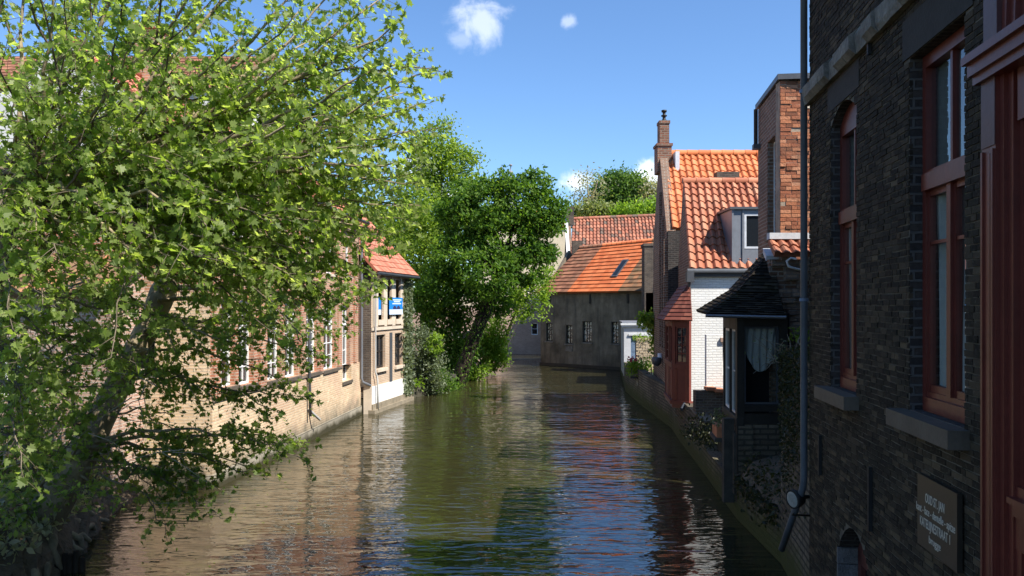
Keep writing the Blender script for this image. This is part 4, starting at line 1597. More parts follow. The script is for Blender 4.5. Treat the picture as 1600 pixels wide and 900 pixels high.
m.hexa([(DX0 - .06, DY - .08, dz1), (DX1 + .06, DY - .08, dz1), (DX1 + .06, yb + .25, dz1 + .02), (DX0 - .06, yb + .25, dz1 + .02),
        (DX0 - .06, DY - .08, dz1 + .07), (DX1 + .06, DY - .08, dz1 + .07), (DX1 + .06, yb + .25, dz1 + .09), (DX0 - .06, yb + .25, dz1 + .09)])
m.build('dormer_roof', M['zinc_dark'], dm)
sash(dm, DMF, dw[0] + .003, dw[1] - .003, dw[2] + .003, dw[3] - .003, -.05, M['lead'], 1, 1, .06, .04, .06)
m = MB()
m.fbox(DMF, -.1, DX1 - DX0, dz0 - .36, dz0 - .26, .0, .1)
m.build('apron', M['lead'], dm)
# white garden extension with niche and stepped coping
gx = thing('white_garden_wall', (5.4, 21, .9), 'white plastered garden wall with a niche and terracotta stepped coping', 'wall')
XF = Fr((5.0, 20.9), (1, 0), (0, -1))
m = MB()
m.wall(XF, .08, .9, 1.9, 3.25, [(.5, .82, 2.2, 3.05)], .18)
m.poly([XF.p(.5, 2.2, -.17), XF.p(.82, 2.2, -.17), XF.p(.82, 3.05, -.17), XF.p(.5, 3.05, -.17)])
m.build('wall', M['white_brick'], gx)
m = MB()
m.fbox(XF, .44, .9, 3.06, 3.17, .002, .06)
m.build('lintel', plain('brown lintel', (.3, .2, .15), .8, .3, 5, .2), gx)
m = MB()
for k in range(4):
    m.fbox(XF, .02 + k * .2, .26 + k * .2, 1.82 - k * .035, 1.9 - k * .035, -.05, .3 + k * .1)
m.build('coping', M['terracotta'], gx)
m = MB()
m.fbox(XF, -.25, .9, .9, 1.80, -.1, .22)
m.build('base', M['dark_brick'], gx)

# ------------------------------------------------------------------ taller house behind with the chimney
th_ = thing('orange_roof_house', (6, 29, .9), 'taller dark brick house with bright orange pantile roof and tall chimney', 'house')
OE, ORZ = 6.66, 9.75
m = MB()
roof_mesh(m, (5.47, 27.3, OE), (11, 27.3, OE), (5.75, 30.3, ORZ), (11, 30.3, ORZ), .26, .37, .036, .036, 8)
ridge_caps(m, (5.75, 30.3, ORZ + .05), (11, 30.3, ORZ + .05), .11, .45)
rfo = m.build('roof', M['tile_orange'], th_)
m = MB()
m.poly([(5.6, 30.4, ORZ - .1), (11, 30.4, ORZ - .1), (11, 33.4, OE), (5.9, 33.4, OE)])
m.build('rear_roof', M['tile_brown'], th_)
OS = Fr((5.28, 27.3), (.1, 1), (-1, .1))
m = MB()
m.fprism(OS, [(0, .9), (6, .9), (6, OE), (3.0, ORZ + .15), (0, OE - .1)], -.3, 0)
m.build('gable_wall', M['brown_brick'], th_)
m = MB()
m.zprism([(5.32, 27.25), (11, 27.25), (11, 27.5), (5.32, 27.5)], .9, OE - .1)
m.build('front_wall', M['sooty_brick'], th_)
for u0, u1 in ((.02, .3), (.9, 1.1), (1.9, 2.1)):
    m = MB()
    m.fbox(OS, u0, u1, 2.5, OE - .4 + u0, .003, .09)
    m.build('pier', M['brown_brick'], th_)
m = MB()
m.zprism([(5.45, 29.95), (5.98, 29.95), (5.98, 30.65), (5.45, 30.65)], 9.0, 10.0)
m.zprism([(5.41, 29.91), (6.02, 29.91), (6.02, 30.69), (5.41, 30.69)], 10.0, 10.09)
m.zprism([(5.55, 30.05), (5.91, 30.05), (5.91, 30.55), (5.55, 30.55)], 10.09, 10.86)
m.zprism([(5.53, 30.02), (5.94, 30.02), (5.94, 30.58), (5.53, 30.58)], 10.86, 10.97)
ch = m.build('chimney', brick('red chimney brick', (.2, .085, .05), (.36, .16, .1), (.3, .24, .18), stain=(.08, .05, .04), stain_amt=.5, bw=.25, rh=.085, ms=.016, bump=1.2), rfo)
m = MB()
m.lathe((5.76, 30.3, 10.97), [(0, .1), (.08, .09), (.1, .06), (.2, .06), (.21, .11), (.25, .11), (.26, .055), (.36, .055), (.37, .1), (.44, .1), (.45, .03)], 14)
m.build('chimney_pot', M['iron'], rfo)
m = MB()
m.zprism([(6.05, 29.6), (6.2, 29.6), (6.2, 30.35), (6.05, 30.35)], 8.95, 9.72)
m.build('flashing', M['lead'], rfo)
m = MB()
m.zprism([(7.25, 28.3), (8.05, 28.3), (8.05, 28.8), (7.25, 28.8)], 7.0, 8.75)
m.build('stub_chimney', M['dark_brick'], rfo)
m = MB()
m.zprism([(8.06, 28.3), (8.2, 28.3), (8.2, 28.7), (8.06, 28.7)], 7.2, 8.35)
m.build('flashing', M['lead'], rfo)

# ------------------------------------------------------------------ red timber bay
rbay = thing('red_bay', (4.7, 22.8, 1), 'red painted timber bay window with small tiled roof over the water', 'bay window')
YB = 22.9
X0, X1 = 4.58, 4.99
RFx = Fr((X0, YB), (1, -.9), (-.9, -1))
RSx = Fr((X0, YB), (.1, 1), (-1, .1))
WBY = .552
m = MB()
m.fbox(RFx, 0, .1, 1.2, 3.62, -.12, 0)
m.fbox(RFx, WBY - .07, WBY, 1.2, 3.62, -.12, 0)
m.fbox(RFx, .1, WBY - .07, 3.42, 3.62, -.12, -.003)
m.fbox(RFx, .1, WBY - .07, 2.22, 2.36, -.12, .012)
m.fbox(RFx, .1, WBY - .07, 1.3, 2.22, -.12, -.02)
m.fbox(RFx, -.04, WBY + .02, 1.2, 1.3, -.2, .04)
for u in (.62, 1.1, 2.2):
    m.fbox(RSx, u - .1, u, 1.2, 3.62, -.12, 0)
m.fbox(RSx, .003, 2.2, 3.42, 3.62, -.12, -.003)
m.fbox(RSx, .003, 2.2, 2.22, 2.36, -.12, .012)
m.fbox(RSx, .003, 2.2, 1.3, 2.22, -.12, -.02)
m.fbox(RSx, -.02, 2.25, 1.2, 1.3, -.2, .04)
m.build('frame', M['bay_red'], rbay)
m = MB()
m.fbox(RFx, .09, .15, 1.32, 2.2, -.018, -.006)
m.fbox(RFx, WBY - .13, WBY - .075, 1.32, 2.2, -.018, -.006)
m.fbox(RSx, .1, .5, 1.4, 2.15, -.018, -.004)
m.build('panel_moulding', plain('orange paint', (.2, .05, .025), .6, .2, 4, .2), rbay)
sash(rbay, RFx, .1, WBY - .07, 2.36, 3.42, -.08, M['bay_red'], 2, 4, .05, .022, .05)
sash(rbay, RSx, .003, .52, 2.36, 3.42, -.08, M['bay_red'], 2, 4, .05, .022, .05)
sash(rbay, RSx, .62, 1.0, 2.36, 3.42, -.08, M['bay_red'], 1, 4, .05, .022, .05)
sash(rbay, RSx, 1.1, 2.1, 2.36, 3.42, -.08, M['bay_red'], 2, 4, .05, .022, .05)
m = MB()
e = [Vector((X0 - .26, YB - .16, 3.6)), Vector((X1 + .02, YB - .62, 3.6)), Vector((X0 - .05, YB + 2.2, 3.6))]
ap0, ap1 = Vector((X1 + .05, YB - .0, 4.6)), Vector((X1 + .25, YB + 2.2, 4.6))
roof_mesh(m, e[0], e[1], ap0, ap0 + Vector((.05, 0, 0)), .16, .14, 0, .02, 1, True, .003, .05)
roof_mesh(m, e[2], e[0], ap1, ap0, .16, .14, 0, .02, 1, True, .003, .05)
m.build('roof', M['tile_bayred'], rbay)
m = MB()
fl_ = [(X0, YB), (X1, YB - .37), (X1 + .05, YB + 2.2), (X0 + .22, YB + 2.2)]
m.zprism(fl_, 3.63, 3.66)
m.zprism([(x + .005, y + .01) for x, y in fl_], 1.1, 1.198)
m.zprism([(X1 - .06, YB - .2), (X1 - .005, YB - .3), (X1 + .05, YB + 2.2), (X1 - .06, YB + 2.2)], 1.2, 3.62)
m.build('floor_and_ceiling', M['oxblood'], rbay)

# ------------------------------------------------------------------ small white cottage, garden wall, flowers
ct = thing('white_cottage', (6.2, 40, .9), 'low white cottage with a blue grey door at the water edge', 'house')
CF = Fr(at(975, 0, 40) * Vector((1, 1, 0)), (1, 0), (0, -1))
CWD = 3.0
m = MB()
dh = (.34, 1.06, .95, 2.5)
m.wall(CF, 0, CWD, .5, 2.95, [dh], .25)
CSd = Fr(CF.p(0, 0), (.1, 1), (-1, .1))
m.poly([CSd.p(0, .5), CSd.p(4, .5), CSd.p(4, 3.0), CSd.p(0, 3.0)])
m.build('wall', plain('greying whitewash', (.5, .5, .5), .8, .2, 2, .2), ct)
m = MB()
m.fbox(CF, -.12, CWD, 2.95, 3.04, -.2, .1)
m.fbox(CF, -.18, CWD, 3.04, 3.13, -.2, .16)
m.fbox(CF, dh[0] - .12, dh[1] + .12, 2.52, 2.6, .002, .07)
m.build('cornice', plain('greying white trim', (.55, .55, .54), .8, .2, 2, .2), ct)
m = MB()
m.zprism([(CF.o.x - .1, 40), (CF.o.x + CWD, 40), (CF.o.x + CWD + .3, 44), (CF.o.x + .3, 44)], 3.13, 3.2)
m.build('roof', M['zinc'], ct)
m = MB()
m.fbox(CF, dh[0] + .003, dh[1] - .003, .95, 2.495, -.14, -.1)
m.fbox(CF, dh[0] + .08, dh[1] - .08, 1.7, 2.4, -.1, -.09)
m.fbox(CF, dh[0] + .08, dh[1] - .08, 1.05, 1.6, -.1, -.09)
m.build('door', plain('blue grey paint', (.12, .17, .24), .5, .15, 3, .1), ct)
nh = thing('narrow_white_house', (8.5, 46, .9), 'narrow white house with a strip of orange tiles beside the far chimney', 'house')
NF = Fr((7.7, 46), (1, 0), (0, -1))
m = MB()
m.wall(NF, 0, 4, .9, 4.75, [], .25)
m.build('wall', M['white_paint'], nh)
m = MB()
roof_mesh(m, NF.p(.5, 4.8, .2), NF.p(4, 4.8, .2), NF.p(.5, 7.1, -1.9), NF.p(4, 7.1, -1.9), .24, .34, .035, .035, 6)
rfn = m.build('roof', M['tile_orange'], nh)
m = MB()
m.zprism([(7.62, 46.0), (8.25, 46.0), (8.35, 47.6), (7.72, 47.6)], 3.4, 7.45)
m.zprism([(7.56, 45.95), (8.3, 45.95), (8.4, 47.65), (7.66, 47.65)], 7.45, 7.6)
m.build('chimney', M['dark_brick'], rfn)
m = MB()
m.fbox(NF, .92, 1.02, 4.0, 6.0, .3, .36)
m.build('flashing', M['lead'], rfn)
sw = thing('stone_garden_wall', (6.0, 36, .9), 'short sunlit rubble garden wall topped with green plants', 'wall')
SF = Fr(at(994, 0, 36) * Vector((1, 1, 0)), (1, 0), (0, -1))
m = MB()
z = 1.4
while z < 2.52:
    x = 0
    hg = rng.uniform(.07, .13)
    while x < .78:
        ln = rng.uniform(.08, .2)
        m.fbox(SF, x, min(x + ln - .01, .8), z, z + hg - .01, -.3, rng.uniform(-.02, .03))
        x += ln
    z += hg
m.build('stones', brick('pale rubble', (.46, .36, .24), (.62, .52, .38), (.4, .33, .25), stain=(.3, .24, .16), stain_amt=.3, bump=1.0), sw)
m = MB()
m.fbox(SF, .0, .8, .9, 2.5, -.28, -.03)
m.build('core', M['cream_brick'], sw)
leaves([SF.p(rng.uniform(-.15, .85), 2.52 + rng.gauss(.03, .09), rng.uniform(-.3, .1)) for _ in range(420)], .07, OVAL, .5, parent=sw, mat=M['leaf_yellow'], name='top_plants')
vine = thing('climbing_vine', at(1030, 570, 33), 'leafy green climber on a thin stem left of the red bay', 'vine')
m = MB()
m.tube(wobble([at(1026, 600, 33), at(1028, 560, 33), at(1024, 530, 33), at(1018, 505, 33)], .04), [.05, .045, .035, .02], 6)
m.build('stem', M['bark_dark'], vine)
pts, rn = clumps([(at(1022, 505, 33), (.5, .4, .38)), (at(1012, 498, 33), (.3, .3, .2)), (at(1030, 525, 33), (.3, .3, .4)), (at(1024, 550, 33), (.15, .2, .4))], 1500, .13, .3)
leaves(pts, .12, MAPLE, .5, rnd=rn, parent=vine, mat=M['leaf_light'])
fp = thing('flower_pots', at(1000, 590, 33.5), 'flowering pot plants with pink blooms on the little balcony ledge', 'plant')
pts, rn = clumps([(at(1005, 572, 33.5), (.5, .3, .3)), (at(990, 575, 33.5), (.25, .3, .3))], 1300, .12, .3)
leaves(pts, .1, OVAL, .5, rnd=rn, parent=fp, mat=M['leaf_yellow'])
m = MB()
for k in range(26):
    c = at(988 + rng.uniform(-7, 7), 562 + rng.gauss(0, 3), 33.3)
    m.tube([c, c + Vector((0, 0, .05))], [.045, .03], 6)
m.build('flower', M['flower_red'], fp)
m = MB()
c = at(1000, 592, 33.4)
m.tube([c, c + Vector((0, 0, -.3))], [.16, .12], 12)
m.build('pot', M['white_paint'], fp)
m = MB()
f5 = Fr(at(985, 0, 33.2) * Vector((1, 1, 0)), (1, 0), (0, -1))
m.fbox(f5, 0, .9, 1.0, 1.05, -.5, .1)
for x in (.03, .3, .6, .85):
    m.fbox(f5, x, x + .03, 1.05, 1.42, .05, .09)
m.build('balcony_ledge', M['grey_wood'], fp)
dsh = thing('hanging_pot', at(1026, 562, 29), 'dark round hanging pot beside the red bay', 'pot')
m = MB()
m.lathe(at(1026, 572, 29), [(0, .06), (.08, .15), (.2, .19), (.3, .17), (.32, .15)], 14)
m.build('bowl', M['zinc_dark'], dsh)
m = MB()
m.tube([at(1031, 560, 29), at(1031, 552, 29)], .08, 10)
m.build('bracket', M['white_paint'], dsh)

# ------------------------------------------------------------------ grey house across the bend
gy = thing('grey_house', (4.5, 52, 0), 'old grey rendered house with patched orange and brown tile roof at the bend', 'house')
AF = Fr((1.95, 54.3), (4.85, -4.3), (-4.3, -4.85))
AL = math.hypot(4.85, 4.3)
TT = lambda x: x * AL


def AT(px):
    r = (px - 800) / FPX
    return (r * 54.3 - 1.95) / (4.85 + 4.3 * r) * AL


AEND = AT(1003.5)
t = NT('painted reflection glass')
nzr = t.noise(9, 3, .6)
REFL_PANE = t.finish(t.ramp(nzr, [(.42, (.04, .045, .04)), (.55, (.6, .6, .5)), (.7, (.85, .85, .8))]), .1, t.bump(nzr, .4, .02), .8)  # bright mottling in the colour imitates sunlit leaves reflected in the pane
wn = []
for a, b, y0, y1 in ((853, 863, 505, 533), (884, 894, 508, 537), (910, 924, 502, 535), (955, 966, 503, 537)):
    u0, u1 = AT(a), AT(b)
    Y = 54.3 - 4.3 * (u0 + u1) / 2 / AL
    wn.append((u0, u1, 4 + (478 - y1) / FPX * Y, 4 + (478 - y0) / FPX * Y))
m = MB()
m.wall(AF, 0, AEND, -.9, 5.0, wn, .3)
m.build('front_wall', M['grey_render'], gy)
m = MB()
m.fprism(Fr(AF.p(0, 0), -AF.n, -AF.d), [(.3, -.9), (.3, 4.9), (3.0, 7.9), (5.8, 4.9), (5.8, -.9)], -.2, -.002)
m.fprism(Fr(AF.p(AEND, 0), -AF.n, AF.d), [(.3, -.9), (.3, 4.9), (3.0, 7.9), (5.8, 4.9), (5.8, -.9)], -.2, -.002)
m.build('gable_wall', M['grey_render'], gy)
for h in wn:
    sash(gy, AF, h[0], h[1], h[2], h[3], -.2, M['black_wood'], 3 if h[1] - h[0] > .55 else 2, 3, .05, .035, .06, REFL_PANE if h is wn[0] else bpy.data.materials['painted reflection glass'])
    m = MB()
    m.fbox(AF, h[0] - .08, h[1] + .08, h[2] - .09, h[2] - .003, -.15, .05)
    m.build('sill', M['worn_stone'], gy)
for px in (858, 921, 980):
    m = MB()
    u = AT(px)
    m.fbox(AF, u, u + .12, 4.15, 4.75, .003, .06)
    m.build('eave_bracket', M['black_wood'], gy)
m = MB()
m.fbox(AF, AT(884), AT(895), 1.0, 1.35, .002, .04)
m.build('stone_panel', M['worn_stone'], gy)
m = MB()
m.fbox(AF, -.05, AEND, -1, .18, -.3, .06)
m.build('wet_plinth', plain('wet dark stone', (.04, .036, .028), .6, .3, 3, .4), gy)
EV = lambda u: AF.p(u, 4.9 + .0 * u, .3)
RG = lambda u: AF.p(u, 8.0 + .035 * u, -3.0)
us_e = [-.15, AT(891) - .0, TT(1.0), AEND + .1]
us_r = [TT(.17), TT(.47), TT(1.08), AEND + .1]
for k, mt in enumerate(('tile_brown', 'tile_bright', 'tile_moss')):
    m = MB()
    roof_mesh(m, EV(us_e[k]), EV(us_e[k + 1] - .002), RG(us_r[k]), RG(us_r[k + 1] - .002), .32, .36, 0, .05, 1, True, .006, .1)
    ridge_caps(m, RG(us_r[k]) + Vector((0, 0, .04)), RG(us_r[k + 1]) + Vector((0, 0, .04)), .12, .4)
    rr = m.build('roof', M[mt], gy)
    if k == 1:
        m = MB()
        p0 = EV(TT(.8)).lerp(RG(TT(.88)), .28)
        p1 = EV(TT(.8)).lerp(RG(TT(.88)), .62)
        du = AF.d * .45
        up = (p1 - p0).cross(du).normalized() * .1
        if up.z < 0:
            up = -up
        m.hexa([p0, p0 + du, p1 + du, p1, p0 + up, p0 + du + up, p1 + du + up, p1 + up])
        sk = m.build('skylight', M['zinc_dark'], rr)
        m = MB()
        u2 = up * 1.04
        q = [p0 + du * .15 + (p1 - p0) * .06, p0 + du * .85 + (p1 - p0) * .06, p0 + du * .85 + (p1 - p0) * .94, p0 + du * .15 + (p1 - p0) * .94]
        m.poly([x + u2 for x in q])
        m.build('pane', M['glass'], sk)
m = MB()
m.poly([RG(TT(.17)), RG(AEND), AF.p(AEND, 4.9, -6), AF.p(-.1, 4.9, -6)])
m.poly([EV(-.15), RG(TT(.17)), AF.p(-.15, 4.9, -6)])
m.build('rear_roof', M['tile_brown'], gy)
m = MB()
c = RG(TT(.2)) + Vector((-.4, .4, 0))
m.zprism([(c.x - .3, c.y - .3), (c.x + .4, c.y - .3), (c.x + .4, c.y + .3), (c.x - .3, c.y + .3)], 7.0, 8.55)
m.build('chimney', M['dark_brick'], gy)

# ------------------------------------------------------------------ pantile house behind and cream house
pb_ = thing('pantile_house', (8, 66, .9), 'large house with weathered mottled pantile roof behind the grey house', 'house')
m = MB()
roof_mesh(m, (4.55, 62.4, 7.2), (13.5, 62.4, 7.2), (5.0, 66, 11.15), (13.5, 66, 11.5), .3, .38, .05, .045, 6)
ridge_caps(m, (5.0, 66, 11.2), (13.5, 66, 11.55), .13, .45)
rfp = m.build('roof', M['tile_mixed'], pb_)
m = MB()
m.zprism([(4.6, 62.7), (13.5, 62.7), (13.5, 69), (4.6, 69)], .9, 7.1)
m.build('wall', M['dark_brick'], pb_)
PG = Fr((4.5, 62.4), (.0, 1), (-1, 0))
m = MB()
m.fprism(PG, [(0, 5.5), (0, 7.2), (3.6, 11.3), (7.2, 7.2), (7.2, 5.5)], -.3, 0)
m.build('gable_wall', M['brown_brick'], pb_)
m = MB()
m.prism([(4.3, 62.2, 7.15), (4.56, 62.2, 7.15), (4.56, 66, 11.4), (4.3, 66, 11.4)], [(4.3, 62.2, 7.35), (4.56, 62.2, 7.35), (4.56, 66, 11.6), (4.3, 66, 11.6)])
m.build('verge', M['offwhite'], pb_)
m = MB()
m.zprism([(4.45, 65.3), (5.05, 65.3), (5.05, 66.1), (4.45, 66.1)], 10.6, 12.1)
m.build('chimney', M['dark_brick'], rfp)
m = MB()
m.prism([(12.2, 62.0, 6.2), (12.7, 62.0, 6.2), (12.7, 64.5, 10.2), (12.2, 64.5, 10.2)], [(12.2, 62.0, 7.3), (12.7, 62.0, 7.3), (12.7, 64.5, 10.9), (12.2, 64.5, 10.9)])
m.build('white_parapet', M['offwhite'], pb_)
ch_ = thing('cream_house', (3, 74, .9), 'cream plastered house half hidden behind the maple crown', 'house')
KF = Fr((-3, 73), (1, 0), (0, -1))
m = MB()
hl = [(x, x + .8, z, z + 1.5) for x in (2.0, 4.2, 6.2) for z in (5.2, 8.2)]
m.wall(KF, 0, 8.0, .9, 11.2, hl, .3)
m.poly([KF.p(8, .9), KF.p(8, .9, -8), KF.p(8, 11.2, -8), KF.p(8, 11.2)])
m.build('wall', M['cream_plaster'], ch_)
for h in hl:
    sash(ch_, KF, *h, -.15, M['white_paint'], 2, 2)
m = MB()
roof_mesh(m, KF.p(-.2, 11.2, .2), KF.p(8.2, 11.2, .2), KF.p(-.2, 13.0, -3), KF.p(6.5, 13.0, -3), .4, .4, .0, .04, 1, True)
m.build('roof', M['tile_bright'], ch_)
# wall closing the bend
fw_ = thing('pink_brick_house', (-4, 70, 0), 'pale pink brick wall closing the canal bend with a diagonal shadow', 'house')
FF = Fr((-19, 66.3), (1, .0), (0, -1))
m = MB()
hl = [(20.6, 21.15, 1.6, 2.6), (14, 14.8, 1.4, 2.6)]
m.wall(FF, 0, 22, -.9, 4.0, hl, .3)
m.build('wall', M['pink_brick'], fw_)
for h in hl:
    sash(fw_, FF, *h, -.12, M['white_paint'], 1, 2, .07)
m = MB()
m.fbox(FF, 0, 22, 4.0, 4.9, -.3, .03)
m.build('parapet', M['cream_plaster'], fw_)
# slim spire tip far away
sp = thing('spire', at(798, 478, 160), 'slim dark spire tip rising above the maple tree', 'spire')
b0 = at(798, 478, 160)
m = MB()
m.lathe((b0.x, 160, 0), [(0, 2.2), (22, 2.0), (24, 1.0), (28.5, .25), (28.6, .6), (29.2, .6), (29.3, .25), (30.3, .2), (30.4, .5), (30.9, .5), (31.0, .12), (31.9, .1), (32.0, .35), (32.3, .3), (32.4, .02)], 10)
m.build('shaft', plain('grey stone spire', (.2, .2, .21), .8, .2, 1, .1), sp)


# ------------------------------------------------------------------ trees
def tree_skel(parent, trunk_path, trunk_r, limbs, bark):
    m = MB()
    m.tube(trunk_path, trunk_r, 14, True, .06)
    m.build('trunk', bark, parent)
    for pth, r0, r1 in limbs:
        m = MB()
        n = len(pth)
        m.tube(pth, [r0 + (r1 - r0) * (i / (n - 1)) ** .8 for i in range(n)], 6, True, .05)
        m.build('limb', bark, parent)


# --- pollarded tree at the left edge of the picture
PT = thing('pollarded_tree', at(12, 925, 9.6), 'big pollarded sycamore at the left edge with long arching leafy shoots', 'tree')
hd = at(12, 285, 9.6)
trunk = [at(-70, 960, 9.6), at(-66, 880, 9.6), at(-56, 760, 9.6), at(-44, 640, 9.6), at(-26, 520, 9.6), at(-6, 400, 9.6), at(6, 320, 9.6), hd, hd + Vector((.02, 0, .3))]
limbs = []
tw = MB()
LP, LR, LD = [], [], []
ends = [(-40, -160, 9.0), (40, -190, 10.4), (90, -120, 8.6), (150, -170, 11), (210, -120, 9.4), (290, -140, 10.6), (350, -90, 8.8), (430, -120, 11.2), (500, -60, 9.6),
        (560, -70, 11.4), (600, -10, 10.2), (628, 30, 9.4), (640, 85, 10.8), (648, 120, 9.2), (652, 165, 11.6), (645, 205, 10.2), (640, 250, 9.2), (648, 275, 11.4), (620, 320, 10.6), (590, 355, 9.6), (575, 300, 12),
        (500, 180, 8.2), (450, 90, 12.6), (380, 60, 8.0), (300, 20, 12.4), (220, 60, 7.8), (540, 130, 12.6), (560, 230, 8.4), (470, 330, 9.0), (430, 250, 12.2), (350, 300, 8.4), (320, 170, 11.6), (130, 60, 8.4), (160, 130, 12.2), (60, 80, 12), (530, 400, 10.6), (400, 380, 9.4), (250, 250, 8.2), (90, 190, 8.0), (610, 170, 12.4), (590, 110, 8.6), (520, 30, 12.8),
        (560, 440, 11), (500, 450, 10), (440, 470, 12), (380, 460, 9.4), (320, 470, 11), (260, 420, 10), (70, 430, 8.2), (60, 580, 8.5), (130, 500, 8.6), (100, 640, 9), (60, 720, 9), (200, 560, 9.2), (20, 500, 8.4), (40, 640, 8.6), (120, 330, 9), (180, 300, 10), (60, 310, 8.6), (30, 385, 8.3), (150, 395, 9.4), (225, 350, 11), (100, 250, 11.5), (170, 220, 8.4), (60, 350, 7.6), (140, 385, 7.8), (220, 405, 8), (300, 425, 8), (380, 400, 8.2), (450, 430, 8.6), (180, 335, 7.5), (330, 350, 7.8), (420, 340, 8), (20, 330, 7.8), (100, 420, 8.0), (500, 350, 8.8), (20, 150, 8.2), (-30, 60, 8.6), (300, 110, 9.2), (420, 170, 10), (240, 160, 12.6), (100, 20, 10), (180, -20, 9.6), (570, 60, 10.4), (470, 20, 9), (625, 375, 11.4), (605, 400, 10.6), (585, 430, 12), (560, 480, 11.2), (655, 320, 11.8), (630, 290, 9.6), (500, 410, 11.6), (545, 350, 10.2), (470, 390, 8.8), (650, 220, 11), (600, 260, 11.4), (630, 140, 11.6), (560, 20, 9.2)]
for i, (ex, ey, eY) in enumerate(ends):
    s = hd + Vector((rng.uniform(-.12, .16), rng.uniform(-.15, .15), rng.uniform(-.35, .15)))
    if ey > 480 and ex < 300:
        s = at(-40, min(ey - 40, 820), 9.5)
    e = at(ex, ey, eY)
    c = s * .42 + e * .58
    c.z = s.z * .72 + e.z * .28 + rng.uniform(-.1, .15) if e.z > s.z else s.z * .4 + e.z * .6 + .35
    pth = wobble(bez(s, c, e, 12), .03)
    L = (e - s).length
    limbs.append((pth, .02 + .0105 * L * rng.uniform(.55, 1.1), .006))
    shoot_leaves(pth, .42 if i % 3 else .3, .07, .5, .045, tw, LP, LR, LD, .25, .004, 1.0, .035)
    for q in range(2):
        k = rng.randrange(4, 9)
        s2 = pth[k]
        e2 = s2 + (pth[min(k + 3, 12)] - s2).normalized() * rng.uniform(.8, 1.6) + Vector((rng.gauss(0, .35), rng.gauss(0, .55), rng.gauss(.1, .35)))
        p2 = wobble(bez(s2, s2.lerp(e2, .5) + Vector((0, 0, rng.uniform(-.1, .2))), e2, 6), .02)
        tw.tube(p2, [.014 - .0015 * j for j in range(7)], 5, False)
        shoot_leaves(p2, .05, .09, .42, .048, tw, LP, LR, LD, .25, .004, .9, .035)
# stub limb, pale, at the left
limbs.append((wobble([at(-40, 440, 9.2), at(10, 425, 9.1), at(50, 398, 9.0), at(86, 376, 9.0)], .02), .12, .09))
limbs.append((wobble([at(-30, 530, 9.0), at(0, 505, 9.0), at(25, 490, 8.9)], .01), .09, .05))
tree_skel(PT, trunk, [.32, .28, .22, .2, .2, .2, .23, .27, .16], limbs, M['bark'])
tw.build('twigs', M['bark_twig'], PT)
def prune(LP, LR, LD, keep):
    k = [i for i in range(len(LP)) if rng.random() < keep(LP[i])]
    return [LP[i] for i in k], [LR[i] for i in k], [LD[i] for i in k]


def keep_a(p):
    d = (p - hd).length
    k = .3 + .7 * min(1, max(0, (d - .7) / 2.2))
    if p.z < 3 and p.x < -5.2:
        k *= .6
    return k


LP, LR, LD = prune(LP, LR, LD, keep_a)
leaves(LP, .08, MAPLE, .6, .45, 1.45, .5, .5, np.array(LR), PT, 'foliage', M['leaf_sycamore'], np.array([tuple(d) for d in LD]), sunbias=.7)
NL1 = len(LP)


# --- leaning tree over the water
LT = thing('leaning_tree', at(25, 890, 12.3), 'leaning rough barked tree with low branches trailing above the water', 'tree')
trunk = [at(-30, 960, 12.4), at(10, 905, 12.4), at(45, 840, 12.5), at(85, 780, 12.6), at(125, 715, 12.8), at(165, 640, 13.1), at(205, 560, 13.4), at(238, 500, 13.6), at(255, 455, 13.7), at(262, 430, 13.7)]
limbs = []
tw = MB()
LP, LR, LD = [], [], []
ends2 = [(556, 528, 13.8, 235, 500), (540, 470, 12.6, 250, 455), (575, 455, 14.2, 250, 450), (500, 560, 13.0, 230, 510), (468, 612, 13.6, 215, 545), (430, 640, 12.4, 200, 570), (475, 690, 12.9, 150, 690), (440, 700, 12.2, 150, 690), (400, 740, 12.8, 140, 700), (350, 765, 12.0, 130, 720), (300, 775, 12.4, 120, 730),
         (260, 790, 11.8, 110, 740), (380, 560, 11.6, 235, 500), (420, 500, 15.4, 250, 470), (330, 620, 12.2, 200, 570), (300, 690, 13.4, 170, 640), (220, 740, 12.4, 120, 720), (160, 770, 11.4, 90, 780), (90, 700, 11.2, 60, 800), (30, 650, 11.6, 60, 800), (70, 590, 12.0, 200, 560), (120, 540, 11.8, 215, 540), (20, 560, 12.8, 205, 560), (150, 480, 12.2, 240, 490), (90, 450, 13.0, 240, 480),
         (200, 400, 12.4, 255, 450), (330, 410, 12.8, 258, 440), (390, 430, 14.6, 258, 440), (470, 420, 13.2, 258, 440), (520, 380, 14.8, 258, 430), (300, 330, 13.0, 258, 430), (240, 600, 12.4, 180, 600), (40, 760, 11.6, 40, 840), (130, 650, 11.6, 120, 720), (280, 540, 12.0, 225, 520), (490, 520, 14.8, 245, 470)]
for i, (ex, ey, eY, sx, sy) in enumerate(ends2):
    s = at(sx, sy, 13.3 if sy < 600 else 12.7)
    e = at(ex, ey, eY)
    c = s.lerp(e, .5) + Vector((0, 0, rng.uniform(.15, .5)))
    pth = wobble(bez(s, c, e, 9), .035)
    L = (e - s).length
    limbs.append((pth, .015 + .008 * L * rng.uniform(.6, 1.2), .006))
    shoot_leaves(pth, .15, .07, .42, .047, tw, LP, LR, LD, .35, .004, .95, .04)
    for q in range(2):
        k = rng.randrange(3, 8)
        s2 = pth[k]
        e2 = s2 + (pth[min(k + 2, 9)] - s2).normalized() * rng.uniform(.5, 1.1) + Vector((rng.gauss(0, .3), rng.gauss(0, .5), rng.gauss(0, .3)))
        p2 = wobble(bez(s2, s2.lerp(e2, .5), e2, 5), .02)
        tw.tube(p2, [.012 - .0015 * j for j in range(6)], 5, False)
        shoot_leaves(p2, .05, .08, .38, .052, tw, LP, LR, LD, .3, .004, .95, .04)
